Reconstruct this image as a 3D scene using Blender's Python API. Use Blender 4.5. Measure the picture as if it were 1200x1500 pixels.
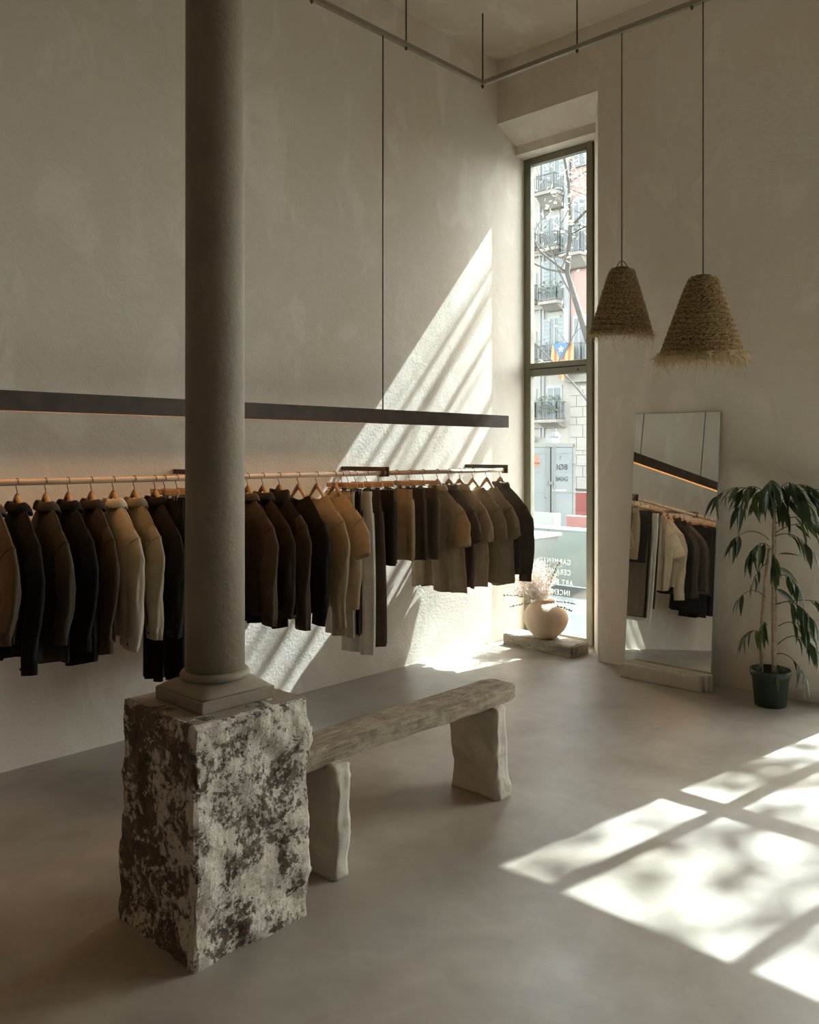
import bpy, math, random
from mathutils import Vector, Matrix, noise, Quaternion
PI = math.pi
R = math.radians
scene = bpy.context.scene
for o in list(bpy.data.objects):
    bpy.data.objects.remove(o, do_unlink=True)
C = scene.collection

# ------------------------------------------------------------------ camera
YAW = 43.49
EYE = 1.65
cam_d = bpy.data.cameras.new('camera')
cam = bpy.data.objects.new('camera', cam_d)
C.objects.link(cam)
cam.location = (0, 0, EYE)
cam.rotation_euler = (R(90), 0, R(YAW - 90))
cam_d.sensor_width = 36.0
cam_d.lens = 1244 / 1500 * 36.0
cam_d.shift_y = (662 - 750) / 1500
cam_d.clip_start = 0.05
cam_d.clip_end = 300
scene.camera = cam

# ------------------------------------------------------------------ world, sun, exposure
SUN_DIR = Vector((-1.0, 0.15, -1.16)).normalized()
world = bpy.data.worlds.new('sky')
scene.world = world
world.use_nodes = True
wn = world.node_tree.nodes
wl = world.node_tree.links
for n in list(wn):
    wn.remove(n)
w_out = wn.new('ShaderNodeOutputWorld')
w_bg = wn.new('ShaderNodeBackground')
w_hsv = wn.new('ShaderNodeHueSaturation')
w_sky = wn.new('ShaderNodeTexSky')
w_sky.sky_type = 'NISHITA'
w_sky.sun_disc = False
w_sky.sun_elevation = R(48.6)
w_sky.sun_rotation = R(96.6)
w_sky.dust_density = 2.0
w_hsv.inputs['Saturation'].default_value = 0.15
w_bg.inputs['Strength'].default_value = 1.0
wl.new(w_sky.outputs[0], w_hsv.inputs['Color'])
wl.new(w_hsv.outputs[0], w_bg.inputs['Color'])
wl.new(w_bg.outputs[0], w_out.inputs['Surface'])

sun_d = bpy.data.lights.new('sun', 'SUN')
sun_d.energy = 20.0
sun_d.angle = R(0.45)
sun_d.color = (0.845, 0.935, 1.0)
sun = bpy.data.objects.new('sun', sun_d)
C.objects.link(sun)
sun.rotation_euler = SUN_DIR.to_track_quat('-Z', 'Y').to_euler()
sun.location = (20, -2, 24)

scene.view_settings.view_transform = 'Standard'
scene.view_settings.look = 'None'
scene.view_settings.gamma = 1.0
scene.view_settings.use_curve_mapping = False
scene.view_settings.exposure = 0.62
scene.cycles.diffuse_bounces = 6
scene.cycles.max_bounces = 14
scene.cycles.transparent_max_bounces = 24

# room metrics
YW = 4.53        # inner face of the left wall
XW = 5.885       # inner face of the window wall
XG = 6.303       # glazing plane
XO = 6.40        # outer face of the window wall
ZC = 5.04        # ceiling
XB, YB = -7.0, -5.0   # walls behind the camera

# window openings in the window wall; the third is added for fill light
for y0, y1 in ((3.84, 4.53), (-0.06, 1.70), (-1.75, -0.70)):
    pd = bpy.data.lights.new('window_portal', 'AREA')
    pd.shape = 'RECTANGLE'
    pd.size = y1 - y0
    pd.size_y = 4.26
    pd.cycles.is_portal = True
    po = bpy.data.objects.new('window_portal', pd)
    C.objects.link(po)
    po.location = (XO + 0.02, (y0 + y1) / 2, 2.14)
    po.rotation_euler = (R(90), 0, R(90))     # faces -X, into the room


# ------------------------------------------------------------------ materials
MATS = {}
def new_mat(name):
    m = bpy.data.materials.new(name)
    m.use_nodes = True
    nt = m.node_tree
    b = nt.nodes['Principled BSDF']
    MATS[name] = m
    return m, nt, b

def tex_coord(nt, scale=(1, 1, 1), kind='Object'):
    tc = nt.nodes.new('ShaderNodeTexCoord')
    mp = nt.nodes.new('ShaderNodeMapping')
    mp.inputs['Scale'].default_value = scale
    nt.links.new(tc.outputs[kind], mp.inputs['Vector'])
    return mp.outputs[0]

def noise_tex(nt, vec, scale, detail=4, rough=0.55, dist=0.0):
    n = nt.nodes.new('ShaderNodeTexNoise')
    n.inputs['Scale'].default_value = scale
    n.inputs['Detail'].default_value = detail
    n.inputs['Roughness'].default_value = rough
    n.inputs['Distortion'].default_value = dist
    nt.links.new(vec, n.inputs['Vector'])
    return n.outputs['Fac']

def ramp(nt, fac, stops):
    r = nt.nodes.new('ShaderNodeValToRGB')
    el = r.color_ramp.elements
    while len(el) > 1:
        el.remove(el[-1])
    for k, (p, c) in enumerate(stops):
        if k == 0:
            el[0].position = p
            e = el[0]
        else:
            e = el.new(p)
        e.color = (c[0], c[1], c[2], 1) if not isinstance(c, (int, float)) else (c, c, c, 1)
    nt.links.new(fac, r.inputs[0])
    return r.outputs[0]

def mix(nt, fac, a, b, mode='MIX'):
    m = nt.nodes.new('ShaderNodeMix')
    m.data_type = 'RGBA'
    m.blend_type = mode
    if isinstance(fac, (int, float)):
        m.inputs[0].default_value = fac
    else:
        nt.links.new(fac, m.inputs[0])
    for v, i in ((a, 6), (b, 7)):
        if isinstance(v, tuple):
            m.inputs[i].default_value = (v[0], v[1], v[2], 1)
        else:
            nt.links.new(v, m.inputs[i])
    return m.outputs[2]

def bump(nt, b, h, strength, dist=0.01, prev=None):
    n = nt.nodes.new('ShaderNodeBump')
    n.inputs['Strength'].default_value = strength
    n.inputs['Distance'].default_value = dist
    nt.links.new(h, n.inputs['Height'])
    if prev is not None:
        nt.links.new(prev, n.inputs['Normal'])
    nt.links.new(n.outputs[0], b.inputs['Normal'])
    return n.outputs[0]

def simple(name, col, rough=0.6, metal=0.0, var=0.12, scale=20.0, bmp=0.0, bscale=80.0, spec=0.5):
    m, nt, b = new_mat(name)
    v = tex_coord(nt)
    f = noise_tex(nt, v, scale)
    lo = tuple(c * (1 - var) for c in col)
    hi = tuple(min(1, c * (1 + var)) for c in col)
    nt.links.new(ramp(nt, f, [(0.3, lo), (0.7, hi)]), b.inputs['Base Color'])
    b.inputs['Roughness'].default_value = rough
    b.inputs['Metallic'].default_value = metal
    b.inputs['Specular IOR Level'].default_value = spec
    if bmp:
        bump(nt, b, noise_tex(nt, v, bscale), bmp)
    return m

def plaster(name, base, warm, cool, fine=0.25):
    m, nt, b = new_mat(name)
    v = tex_coord(nt)
    big = noise_tex(nt, v, 0.9, 6, 0.6, 0.4)
    c1 = ramp(nt, big, [(0.32, warm), (0.5, base), (0.68, cool)])
    v2 = tex_coord(nt, (1.3, 1.3, 0.7))
    patch = noise_tex(nt, v2, 1.9, 8, 0.62, 0.9)
    pm = ramp(nt, patch, [(0.52, 0.0), (0.62, 0.85)])
    lite = tuple(min(1, c * 1.09) for c in cool)
    c2 = mix(nt, pm, c1, lite)
    fl = noise_tex(nt, v, 14, 6, 0.6)
    c3 = mix(nt, 0.5, c2, ramp(nt, fl, [(0.3, 0.44), (0.7, 0.56)]), 'SOFT_LIGHT')
    nt.links.new(c3, b.inputs['Base Color'])
    b.inputs['Roughness'].default_value = 0.82
    b.inputs['Specular IOR Level'].default_value = 0.25
    n1 = bump(nt, b, noise_tex(nt, v, 55, 5, 0.6), fine, 0.012)
    bump(nt, b, noise_tex(nt, v, 5, 5, 0.6, 0.8), 0.10, 0.03, n1)
    return m

plaster('wall_plaster', (0.735, 0.665, 0.57), (0.72, 0.635, 0.53), (0.75, 0.695, 0.61), 0.16)
plaster('reveal_plaster', (0.70, 0.665, 0.60), (0.69, 0.65, 0.58), (0.72, 0.69, 0.63), 0.2)
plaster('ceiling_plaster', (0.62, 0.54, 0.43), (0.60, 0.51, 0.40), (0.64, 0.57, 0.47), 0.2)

# polished micro-cement floor
m, nt, b = new_mat('floor_cement')
tcf = nt.nodes.new('ShaderNodeTexCoord')
mpf = nt.nodes.new('ShaderNodeMapping')
mpf.inputs['Location'].default_value = (3.17, 1.73, 0.43)
nt.links.new(tcf.outputs['Object'], mpf.inputs['Vector'])
v = mpf.outputs[0]
f1 = noise_tex(nt, v, 0.9, 5, 0.55, 0.3)
c1 = ramp(nt, f1, [(0.30, (0.235, 0.198, 0.155)), (0.5, (0.315, 0.278, 0.232)), (0.70, (0.40, 0.368, 0.325))])
f2 = noise_tex(nt, v, 5.0, 6, 0.6, 0.5)
c2 = mix(nt, 0.6, c1, ramp(nt, f2, [(0.3, 0.36), (0.7, 0.64)]), 'SOFT_LIGHT')
vs = nt.nodes.new('ShaderNodeMapping')
vs.inputs['Scale'].default_value = (1.6, 7.0, 1.0)
vs.inputs['Rotation'].default_value = (0, 0, 0.6)
nt.links.new(v, vs.inputs['Vector'])
f3 = noise_tex(nt, vs.outputs[0], 2.0, 5, 0.6, 1.2)
lines = ramp(nt, f3, [(0.496, 0.0), (0.50, 0.5), (0.504, 0.0)])
lmask = ramp(nt, noise_tex(nt, v, 1.9, 3, 0.5), [(0.54, 0.0), (0.66, 1.0)])
scr = mix(nt, 1.0, lines, lmask, 'MULTIPLY')
c3 = mix(nt, scr, c2, (0.16, 0.14, 0.115))
nt.links.new(c3, b.inputs['Base Color'])
rg = ramp(nt, noise_tex(nt, v, 2.6, 5, 0.6, 0.4), [(0.3, 0.285), (0.7, 0.42)])
nt.links.new(rg, b.inputs['Roughness'])
b.inputs['Specular IOR Level'].default_value = 0.6
bump(nt, b, f2, 0.04, 0.02)

# weathered stone with remnants of lime wash
m, nt, b = new_mat('rough_stone')
v = tex_coord(nt, (1, 1, 1))
n_big = noise_tex(nt, v, 7.0, 10, 0.76, 0.5)
n_fine = noise_tex(nt, v, 38, 8, 0.78, 0.3)
dark = ramp(nt, noise_tex(nt, v, 16, 8, 0.7), [(0.3, (0.036, 0.025, 0.014)), (0.55, (0.13, 0.094, 0.055)), (0.75, (0.26, 0.20, 0.13))])
wht = ramp(nt, n_fine, [(0.3, (0.52, 0.455, 0.37)), (0.7, (0.70, 0.635, 0.54))])
ad = nt.nodes.new('ShaderNodeMath')
ad.operation = 'MULTIPLY_ADD'
ad.inputs[1].default_value = 0.75
nt.links.new(n_fine, ad.inputs[0])
nt.links.new(n_big, ad.inputs[2])
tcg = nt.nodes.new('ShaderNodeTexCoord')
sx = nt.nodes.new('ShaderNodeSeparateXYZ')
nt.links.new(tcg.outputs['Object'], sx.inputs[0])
def madd(a, k, c):
    n = nt.nodes.new('ShaderNodeMath')
    n.operation = 'MULTIPLY_ADD'
    nt.links.new(a, n.inputs[0])
    n.inputs[1].default_value = k
    if isinstance(c, (int, float)):
        n.inputs[2].default_value = c
    else:
        nt.links.new(c, n.inputs[2])
    return n.outputs[0]
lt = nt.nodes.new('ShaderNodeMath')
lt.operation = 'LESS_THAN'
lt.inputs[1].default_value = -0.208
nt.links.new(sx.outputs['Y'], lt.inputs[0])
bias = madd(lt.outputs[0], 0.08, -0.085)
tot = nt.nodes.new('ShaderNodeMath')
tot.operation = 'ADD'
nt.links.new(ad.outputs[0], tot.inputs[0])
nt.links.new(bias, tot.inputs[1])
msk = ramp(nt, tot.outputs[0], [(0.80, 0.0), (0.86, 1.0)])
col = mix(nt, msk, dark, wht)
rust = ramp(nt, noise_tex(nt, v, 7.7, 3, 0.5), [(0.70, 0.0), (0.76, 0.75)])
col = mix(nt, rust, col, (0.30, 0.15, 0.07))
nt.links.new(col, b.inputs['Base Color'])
b.inputs['Roughness'].default_value = 0.92
n1 = bump(nt, b, msk, 0.5, 0.006)
bump(nt, b, noise_tex(nt, v, 60, 8, 0.7), 0.7, 0.012, n1)

# old timber with worm holes and cracks
def timber(name, c_lo, c_mid, c_hi, axis=(1.5, 14, 14)):
    m, nt, b = new_mat(name)
    v = tex_coord(nt, axis)
    g = noise_tex(nt, v, 3.0, 9, 0.7, 0.8)
    c = ramp(nt, g, [(0.3, c_lo), (0.5, c_mid), (0.7, c_hi)])
    v2 = tex_coord(nt)
    wash = ramp(nt, noise_tex(nt, v2, 7, 8, 0.7), [(0.46, 0.0), (0.6, 0.6)])
    c = mix(nt, wash, c, c_hi)
    holes = ramp(nt, noise_tex(nt, tex_coord(nt, (0.8, 2.2, 2.2)), 24, 4, 0.7, 1.0), [(0.30, 1.0), (0.36, 0.0)])
    c = mix(nt, holes, c, (0.03, 0.022, 0.014))
    nt.links.new(c, b.inputs['Base Color'])
    b.inputs['Roughness'].default_value = 0.88
    n1 = bump(nt, b, g, 0.6, 0.012)
    inv = nt.nodes.new('ShaderNodeInvert')
    nt.links.new(holes, inv.inputs['Color'])
    bump(nt, b, inv.outputs[0], 0.6, 0.01, n1)
timber('old_timber', (0.10, 0.07, 0.042), (0.20, 0.15, 0.095), (0.37, 0.30, 0.215))
timber('vase_plank_wood', (0.15, 0.12, 0.085), (0.27, 0.225, 0.165), (0.46, 0.41, 0.33), (14, 1.5, 14))
simple('leg_plaster', (0.47, 0.425, 0.35), 0.9, 0, 0.09, 9, 0.35, 45, 0.2)
simple('slab_stone', (0.56, 0.52, 0.45), 0.9, 0, 0.08, 18, 0.4, 70, 0.2)
simple('column_paint', (0.25, 0.205, 0.147), 0.62, 0, 0.10, 7, 0.3, 38, 0.35)

simple('rusty_steel', (0.062, 0.036, 0.021), 0.6, 0.0, 0.3, 9, 0.1)
simple('bracket_steel', (0.075, 0.05, 0.034), 0.5, 0.4, 0.25, 14)
simple('rail_steel', (0.30, 0.26, 0.205), 0.5, 0.2, 0.08, 12)
simple('rod_steel', (0.07, 0.052, 0.038), 0.5, 0.3, 0.1, 12)
simple('wire', (0.13, 0.11, 0.085), 0.3, 0.9, 0.05)
simple('clip_metal', (0.16, 0.145, 0.125), 0.3, 0.9, 0.05)
simple('window_paint', (0.19, 0.178, 0.118), 0.45, 0.0, 0.08, 9)
simple('white_letter', (0.86, 0.88, 0.86), 0.6, 0, 0.02)
simple('black_pin', (0.015, 0.013, 0.011), 0.5)

# woods
def wood(name, lo, hi, axis=(3, 30, 30), rough=0.45):
    m, nt, b = new_mat(name)
    g = noise_tex(nt, tex_coord(nt, axis), 3, 5, 0.6, 0.5)
    nt.links.new(ramp(nt, g, [(0.3, lo), (0.7, hi)]), b.inputs['Base Color'])
    b.inputs['Roughness'].default_value = rough
wood('dowel_wood', (0.42, 0.29, 0.19), (0.54, 0.40, 0.28))
wood('hanger_wood', (0.36, 0.20, 0.092), (0.48, 0.285, 0.14), (30, 4, 30), 0.32)

# glass pane: transmits light, reflects by Fresnel
m, nt, b = new_mat('pane_glass')
nt.nodes.remove(b)
out = nt.nodes['Material Output']
tr = nt.nodes.new('ShaderNodeBsdfTransparent')
tr.inputs[0].default_value = (0.93, 0.955, 0.94, 1)
gl = nt.nodes.new('ShaderNodeBsdfGlossy')
gl.inputs['Roughness'].default_value = 0.01
lw = nt.nodes.new('ShaderNodeLayerWeight')
lw.inputs['Blend'].default_value = 0.5
pw = nt.nodes.new('ShaderNodeMath')
pw.operation = 'POWER'
pw.inputs[1].default_value = 5.0
nt.links.new(lw.outputs['Facing'], pw.inputs[0])
fr = nt.nodes.new('ShaderNodeMath')
fr.operation = 'MULTIPLY_ADD'
fr.inputs[1].default_value = 0.9
fr.inputs[2].default_value = 0.03
nt.links.new(pw.outputs[0], fr.inputs[0])
mx = nt.nodes.new('ShaderNodeMixShader')
nt.links.new(fr.outputs[0], mx.inputs[0])
nt.links.new(tr.outputs[0], mx.inputs[1])
nt.links.new(gl.outputs[0], mx.inputs[2])
nt.links.new(mx.outputs[0], out.inputs['Surface'])

m, nt, b = new_mat('mirror_silver')
b.inputs['Base Color'].default_value = (0.83, 0.84, 0.80, 1)
b.inputs['Metallic'].default_value = 1.0
b.inputs['Roughness'].default_value = 0.012
simple('mirror_edge', (0.40, 0.45, 0.41), 0.25)

m, nt, b = new_mat('led_strip')
b.inputs['Base Color'].default_value = (0.8, 0.7, 0.6, 1)
b.inputs['Emission Color'].default_value = (1.0, 0.52, 0.19, 1)
b.inputs['Emission Strength'].default_value = 16.0

simple('straw', (0.36, 0.25, 0.125), 0.85, 0, 0.45, 60, 0, 0, 0.2)
simple('straw_shell', (0.13, 0.088, 0.044), 0.9, 0, 0.3, 60, 0, 0, 0.1)
simple('straw_fringe', (0.55, 0.42, 0.25), 0.85, 0, 0.3, 40, 0, 0, 0.2)
simple('jute_cord', (0.15, 0.105, 0.06), 0.9, 0, 0.2, 90)
simple('ceramic', (0.70, 0.53, 0.385), 0.85, 0, 0.07, 9, 0.12, 60, 0.25)
simple('pot_plastic', (0.018, 0.032, 0.02), 0.42, 0, 0.1, 8)
simple('soil', (0.03, 0.021, 0.014), 0.95, 0, 0.4, 60, 0.8, 90)
simple('cane_bark', (0.30, 0.22, 0.14), 0.85, 0, 0.35, 40, 0.5, 90)
simple('twig_green', (0.10, 0.10, 0.045), 0.7)
def leaf_mat(name, col, tcol, tmix=0.25):
    m, nt, b = new_mat(name)
    v = tex_coord(nt)
    f = noise_tex(nt, v, 30)
    nt.links.new(ramp(nt, f, [(0.3, tuple(c * .8 for c in col)), (0.7, tuple(c * 1.2 for c in col))]), b.inputs['Base Color'])
    b.inputs['Roughness'].default_value = 0.38
    out = nt.nodes['Material Output']
    t = nt.nodes.new('ShaderNodeBsdfTranslucent')
    t.inputs[0].default_value = (*tcol, 1)
    mx = nt.nodes.new('ShaderNodeMixShader')
    mx.inputs[0].default_value = tmix
    nt.links.new(b.outputs[0], mx.inputs[1])
    nt.links.new(t.outputs[0], mx.inputs[2])
    nt.links.new(mx.outputs[0], out.inputs['Surface'])
leaf_mat('leaf_dark', (0.028, 0.050, 0.020), (0.07, 0.11, 0.02), 0.15)
leaf_mat('leaf_light', (0.075, 0.105, 0.034), (0.18, 0.22, 0.05), 0.25)
leaf_mat('street_leaf', (0.46, 0.43, 0.27), (0.62, 0.59, 0.38), 0.4)
leaf_mat('balcony_leaf', (0.10, 0.15, 0.09), (0.15, 0.2, 0.08), 0.2)
leaf_mat('blossom', (0.86, 0.78, 0.72), (0.88, 0.80, 0.74), 0.4)
simple('dry_stem', (0.60, 0.52, 0.42), 0.9)
simple('dark_frond', (0.075, 0.062, 0.035), 0.9)

# street
simple('asphalt', (0.096, 0.102, 0.098), 0.9, 0, 0.1, 3, 0.2, 60, 0.0)
simple('pavement', (0.081, 0.087, 0.083), 0.9, 0, 0.08, 4, 0.2, 40, 0.0)
simple('facade_cream', (0.407, 0.383, 0.340), 0.9, 0, 0.05, 0.8, 0.2, 9)
simple('facade_stone', (0.383, 0.354, 0.321), 0.92, 0, 0.08, 1.5, 0.4, 8)
simple('facade_pink', (0.480, 0.336, 0.296), 0.9, 0, 0.05, 0.8, 0.2, 9)
simple('facade_pale', (0.407, 0.426, 0.432), 0.9, 0, 0.04, 1)
simple('shutter_blue', (0.299, 0.333, 0.333), 0.7, 0, 0.06, 3)
simple('far_glass', (0.191, 0.214, 0.219), 0.25, 0, 0.1, 2)
simple('iron', (0.191, 0.202, 0.202), 0.6, 0.2, 0.1, 4)
simple('ledge_stone', (0.340, 0.309, 0.271), 0.9, 0, 0.08, 2)
simple('container_paint', (0.220, 0.246, 0.246), 0.55, 0, 0.04, 3)
simple('container_trim', (0.242, 0.246, 0.229), 0.6, 0, 0.08, 4)
simple('dark_gap', (0.017, 0.019, 0.019), 0.7)
simple('marker_ink', (0.028, 0.033, 0.039), 0.8)
simple('sticker_coral', (0.407, 0.182, 0.121), 0.7)
simple('barrier_red', (0.273, 0.062, 0.049), 0.5, 0, 0.06, 6)
simple('barrier_pink', (0.326, 0.141, 0.123), 0.5, 0, 0.06, 6)
simple('barrier_white', (0.352, 0.352, 0.343), 0.5, 0, 0.03, 6)
simple('fence_green', (0.194, 0.229, 0.207), 0.6, 0, 0.05, 2)
simple('skip_paint', (0.273, 0.282, 0.269), 0.6, 0, 0.05, 3)
simple('bark', (0.096, 0.088, 0.080), 0.9, 0, 0.2, 12)
simple('lamp_white', (0.413, 0.418, 0.407), 0.4)
simple('flag_blue', (0.110, 0.209, 0.341), 0.85)
simple('flag_red', (0.407, 0.165, 0.099), 0.85)
simple('flag_yellow', (0.451, 0.363, 0.165), 0.85)
simple('sign_green', (0.327, 0.454, 0.381), 0.7)

FAB = {}
def fabric(col, rough=0.9):
    key = tuple(round(c, 4) for c in col)
    if key in FAB:
        return FAB[key]
    name = 'fabric_%02d' % len(FAB)
    m, nt, b = new_mat(name)
    v = tex_coord(nt)
    f = noise_tex(nt, v, 7, 6, 0.65)
    w = noise_tex(nt, v, 260, 2, 0.5)
    c = ramp(nt, f, [(0.3, tuple(x * 0.84 for x in col)), (0.7, tuple(min(1, x * 1.14) for x in col))])
    c = mix(nt, 0.35, c, ramp(nt, w, [(0.3, 0.40), (0.7, 0.60)]), 'SOFT_LIGHT')
    nt.links.new(c, b.inputs['Base Color'])
    b.inputs['Roughness'].default_value = rough
    b.inputs['Specular IOR Level'].default_value = 0.2
    b.inputs['Sheen Weight'].default_value = 0.25
    b.inputs['Sheen Roughness'].default_value = 0.5
    b.inputs['Sheen Tint'].default_value = (min(1, col[0] * 2 + .1), min(1, col[1] * 2 + .1), min(1, col[2] * 2 + .1), 1)
    n1 = bump(nt, b, w, 0.15, 0.002)
    bump(nt, b, noise_tex(nt, tex_coord(nt, (1, 1, 0.45)), 22, 4, 0.6, 0.5), 0.6, 0.015, n1)
    out_n = nt.nodes['Material Output']
    tl = nt.nodes.new('ShaderNodeBsdfTranslucent')
    nt.links.new(c, tl.inputs[0])
    ms = nt.nodes.new('ShaderNodeMixShader')
    ms.inputs[0].default_value = 0.14
    nt.links.new(b.outputs[0], ms.inputs[1])
    nt.links.new(tl.outputs[0], ms.inputs[2])
    nt.links.new(ms.outputs[0], out_n.inputs['Surface'])
    FAB[key] = name
    return name


# ------------------------------------------------------------------ mesh helpers
class MB:
    def __init__(self):
        self.v = []
        self.f = []
    def add(self, verts, faces):
        k = len(self.v)
        self.v.extend([tuple(p) for p in verts])
        self.f.extend([tuple(i + k for i in f) for f in faces])
        return self
    def box(self, x0, x1, y0, y1, z0, z1):
        vs = [(x, y, z) for z in (z0, z1) for y in (y0, y1) for x in (x0, x1)]
        return self.add(vs, [(0, 2, 3, 1), (4, 5, 7, 6), (0, 1, 5, 4), (2, 6, 7, 3), (0, 4, 6, 2), (1, 3, 7, 5)])
    def prism(self, poly, a0, a1, axis='z'):
        n = len(poly)
        def P(p, a):
            return (p[0], p[1], a) if axis == 'z' else ((p[0], a, p[1]) if axis == 'y' else (a, p[0], p[1]))
        vs = [P(p, a0) for p in poly] + [P(p, a1) for p in poly]
        fs = [(i, (i + 1) % n, n + (i + 1) % n, n + i) for i in range(n)]
        fs += [tuple(range(n))[::-1], tuple(range(n, 2 * n))]
        return self.add(vs, fs)
    def loft(self, rings, closed=True, cap0=False, cap1=False):
        n = len(rings[0])
        vs = [p for r in rings for p in r]
        fs = []
        m = n if closed else n - 1
        for k in range(len(rings) - 1):
            for i in range(m):
                j = (i + 1) % n
                fs.append((k * n + i, k * n + j, (k + 1) * n + j, (k + 1) * n + i))
        if cap0:
            fs.append(tuple(range(n))[::-1])
        if cap1:
            fs.append(tuple(range((len(rings) - 1) * n, len(rings) * n)))
        return self.add(vs, fs)
    def lathe(self, prof, n=32, c=(0, 0, 0), cap0=True, cap1=True):
        rings = [[(c[0] + r * math.cos(2 * PI * i / n), c[1] + r * math.sin(2 * PI * i / n), c[2] + z) for i in range(n)] for r, z in prof]
        return self.loft(rings, True, cap0, cap1)
    def tube(self, pts, rad, n=6, caps=True):
        pts = [Vector(p) for p in pts]
        if isinstance(rad, (int, float)):
            rad = [rad] * len(pts)
        t0 = (pts[1] - pts[0]).normalized()
        ref = Vector((0, 0, 1)) if abs(t0.z) < 0.9 else Vector((1, 0, 0))
        e1 = t0.cross(ref).normalized()
        rings = []
        for k, p in enumerate(pts):
            a = pts[max(0, k - 1)]
            b_ = pts[min(len(pts) - 1, k + 1)]
            t = (b_ - a)
            t = t.normalized() if t.length > 1e-9 else t0
            e1 = (e1 - t * e1.dot(t))
            e1 = e1.normalized() if e1.length > 1e-6 else t.orthogonal().normalized()
            e2 = t.cross(e1)
            rings.append([p + (e1 * math.cos(2 * PI * i / n) + e2 * math.sin(2 * PI * i / n)) * rad[k] for i in range(n)])
        return self.loft(rings, True, caps, caps)
    def xf(self, M):
        self.v = [tuple(M @ Vector(p)) for p in self.v]
        return self
    def build(self, name, mat, parent=None, smooth=False, bevel=0.0):
        me = bpy.data.meshes.new(name)
        me.from_pydata(self.v, [], self.f)
        me.materials.append(MATS[mat])
        if smooth:
            me.polygons.foreach_set('use_smooth', [True] * len(me.polygons))
        me.update()
        o = bpy.data.objects.new(name, me)
        C.objects.link(o)
        if parent is not None:
            o.parent = parent
        if bevel:
            md = o.modifiers.new('bevel', 'BEVEL')
            md.width = bevel
            md.segments = 2
            md.limit_method = 'ANGLE'
        return o

def empty(name, loc=(0, 0, 0), rz=0.0):
    o = bpy.data.objects.new(name, None)
    C.objects.link(o)
    o.location = loc
    o.rotation_euler = (0, 0, rz)
    return o
def tag(o, label, cat, group=None, kind=None):
    o['label'] = label
    o['category'] = cat
    if group:
        o['group'] = group
    if kind:
        o['kind'] = kind
    return o
def struct(o, label=None):
    o['kind'] = 'structure'
    if label:
        o['label'] = label
    return o
def share(name, src, parent, loc=(0, 0, 0), rot=None, scl=None):
    o = bpy.data.objects.new(name, src.data)
    C.objects.link(o)
    o.parent = parent
    o.location = loc
    if rot is not None:
        o.rotation_euler = rot
    if scl is not None:
        o.scale = scl
    return o
def copy_tree(o, parent=None):
    c = o.copy()
    C.objects.link(c)
    c.parent = parent
    for ch in list(o.children):
        copy_tree(ch, c)
    return c
def lerp(a, b, t):
    return a + (b - a) * t
def sm(t):
    t = max(0.0, min(1.0, t))
    return t * t * (3 - 2 * t)
def fbm(p, sc, oc=4):
    return noise.fractal(Vector(p) * sc, 1.0, 2.0, oc)

def rough_box(sx, sy, sz, seg, amp, freq, chip=0.02, seed=0, keep_bottom=True):
    """A box whose faces are broken up by noise, origin at its base centre; edges are worn."""
    nx, ny, nz = [max(2, int(round(s / seg))) for s in (sx, sy, sz)]
    mb = MB()
    index = {}
    def vid(i, j, k):
        key = (i, j, k)
        if key not in index:
            p = Vector(((i / nx - .5) * sx, (j / ny - .5) * sy, k / nz * sz))
            nrm = Vector((0, 0, 0))
            if i in (0, nx): nrm.x = -1 if i == 0 else 1
            if j in (0, ny): nrm.y = -1 if j == 0 else 1
            if k == nz: nrm.z = 1
            if k == 0 and nrm.x == 0 and nrm.y == 0: nrm.z = -1
            cnt = abs(nrm.x) + abs(nrm.y) + abs(nrm.z)
            q = p + Vector((seed * 3.1, seed * 1.7, seed * 0.9))
            h = fbm(q, freq, 5) * amp
            if nrm.z != 0 and keep_bottom:
                h2 = h * 0.25
            else:
                h2 = h
            d = Vector((nrm.x * h, nrm.y * h, nrm.z * h2))
            if cnt >= 2:
                d -= nrm * (chip * (0.35 + abs(fbm(q, freq * 1.7, 3)) * 1.2))
            p = p + d
            if k == 0:
                p.z = 0
            index[key] = len(mb.v)
            mb.v.append(tuple(p))
        return index[key]
    for i in range(nx):
        for j in range(ny):
            mb.f.append((vid(i, j, nz), vid(i + 1, j, nz), vid(i + 1, j + 1, nz), vid(i, j + 1, nz)))
            mb.f.append((vid(i, j, 0), vid(i, j + 1, 0), vid(i + 1, j + 1, 0), vid(i + 1, j, 0)))
    for i in range(nx):
        for k in range(nz):
            mb.f.append((vid(i, 0, k), vid(i + 1, 0, k), vid(i + 1, 0, k + 1), vid(i, 0, k + 1)))
            mb.f.append((vid(i, ny, k), vid(i, ny, k + 1), vid(i + 1, ny, k + 1), vid(i + 1, ny, k)))
    for j in range(ny):
        for k in range(nz):
            mb.f.append((vid(0, j, k), vid(0, j, k + 1), vid(0, j + 1, k + 1), vid(0, j + 1, k)))
            mb.f.append((vid(nx, j, k), vid(nx, j + 1, k), vid(nx, j + 1, k + 1), vid(nx, j, k + 1)))
    return mb


# ------------------------------------------------------------------ room shell
struct(MB().box(XB - .3, XO, YB - .3, YW + .3, -0.25, 0.0).build('floor', 'floor_cement'), 'polished grey beige cement floor')
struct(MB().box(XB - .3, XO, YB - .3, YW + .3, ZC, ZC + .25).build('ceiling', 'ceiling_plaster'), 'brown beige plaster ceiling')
struct(MB().box(XB - .3, XO, YW, YW + .3, 0, ZC).build('wall_left', 'wall_plaster'), 'tall beige plaster wall behind the clothes rail')
struct(MB().box(XB - .3, XB, YB, YW, 0, ZC).build('wall_back', 'wall_plaster'))
struct(MB().box(XB - .3, XO, YB - .3, YB, 0, ZC).build('wall_side', 'wall_plaster'))

wr = MB()
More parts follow.
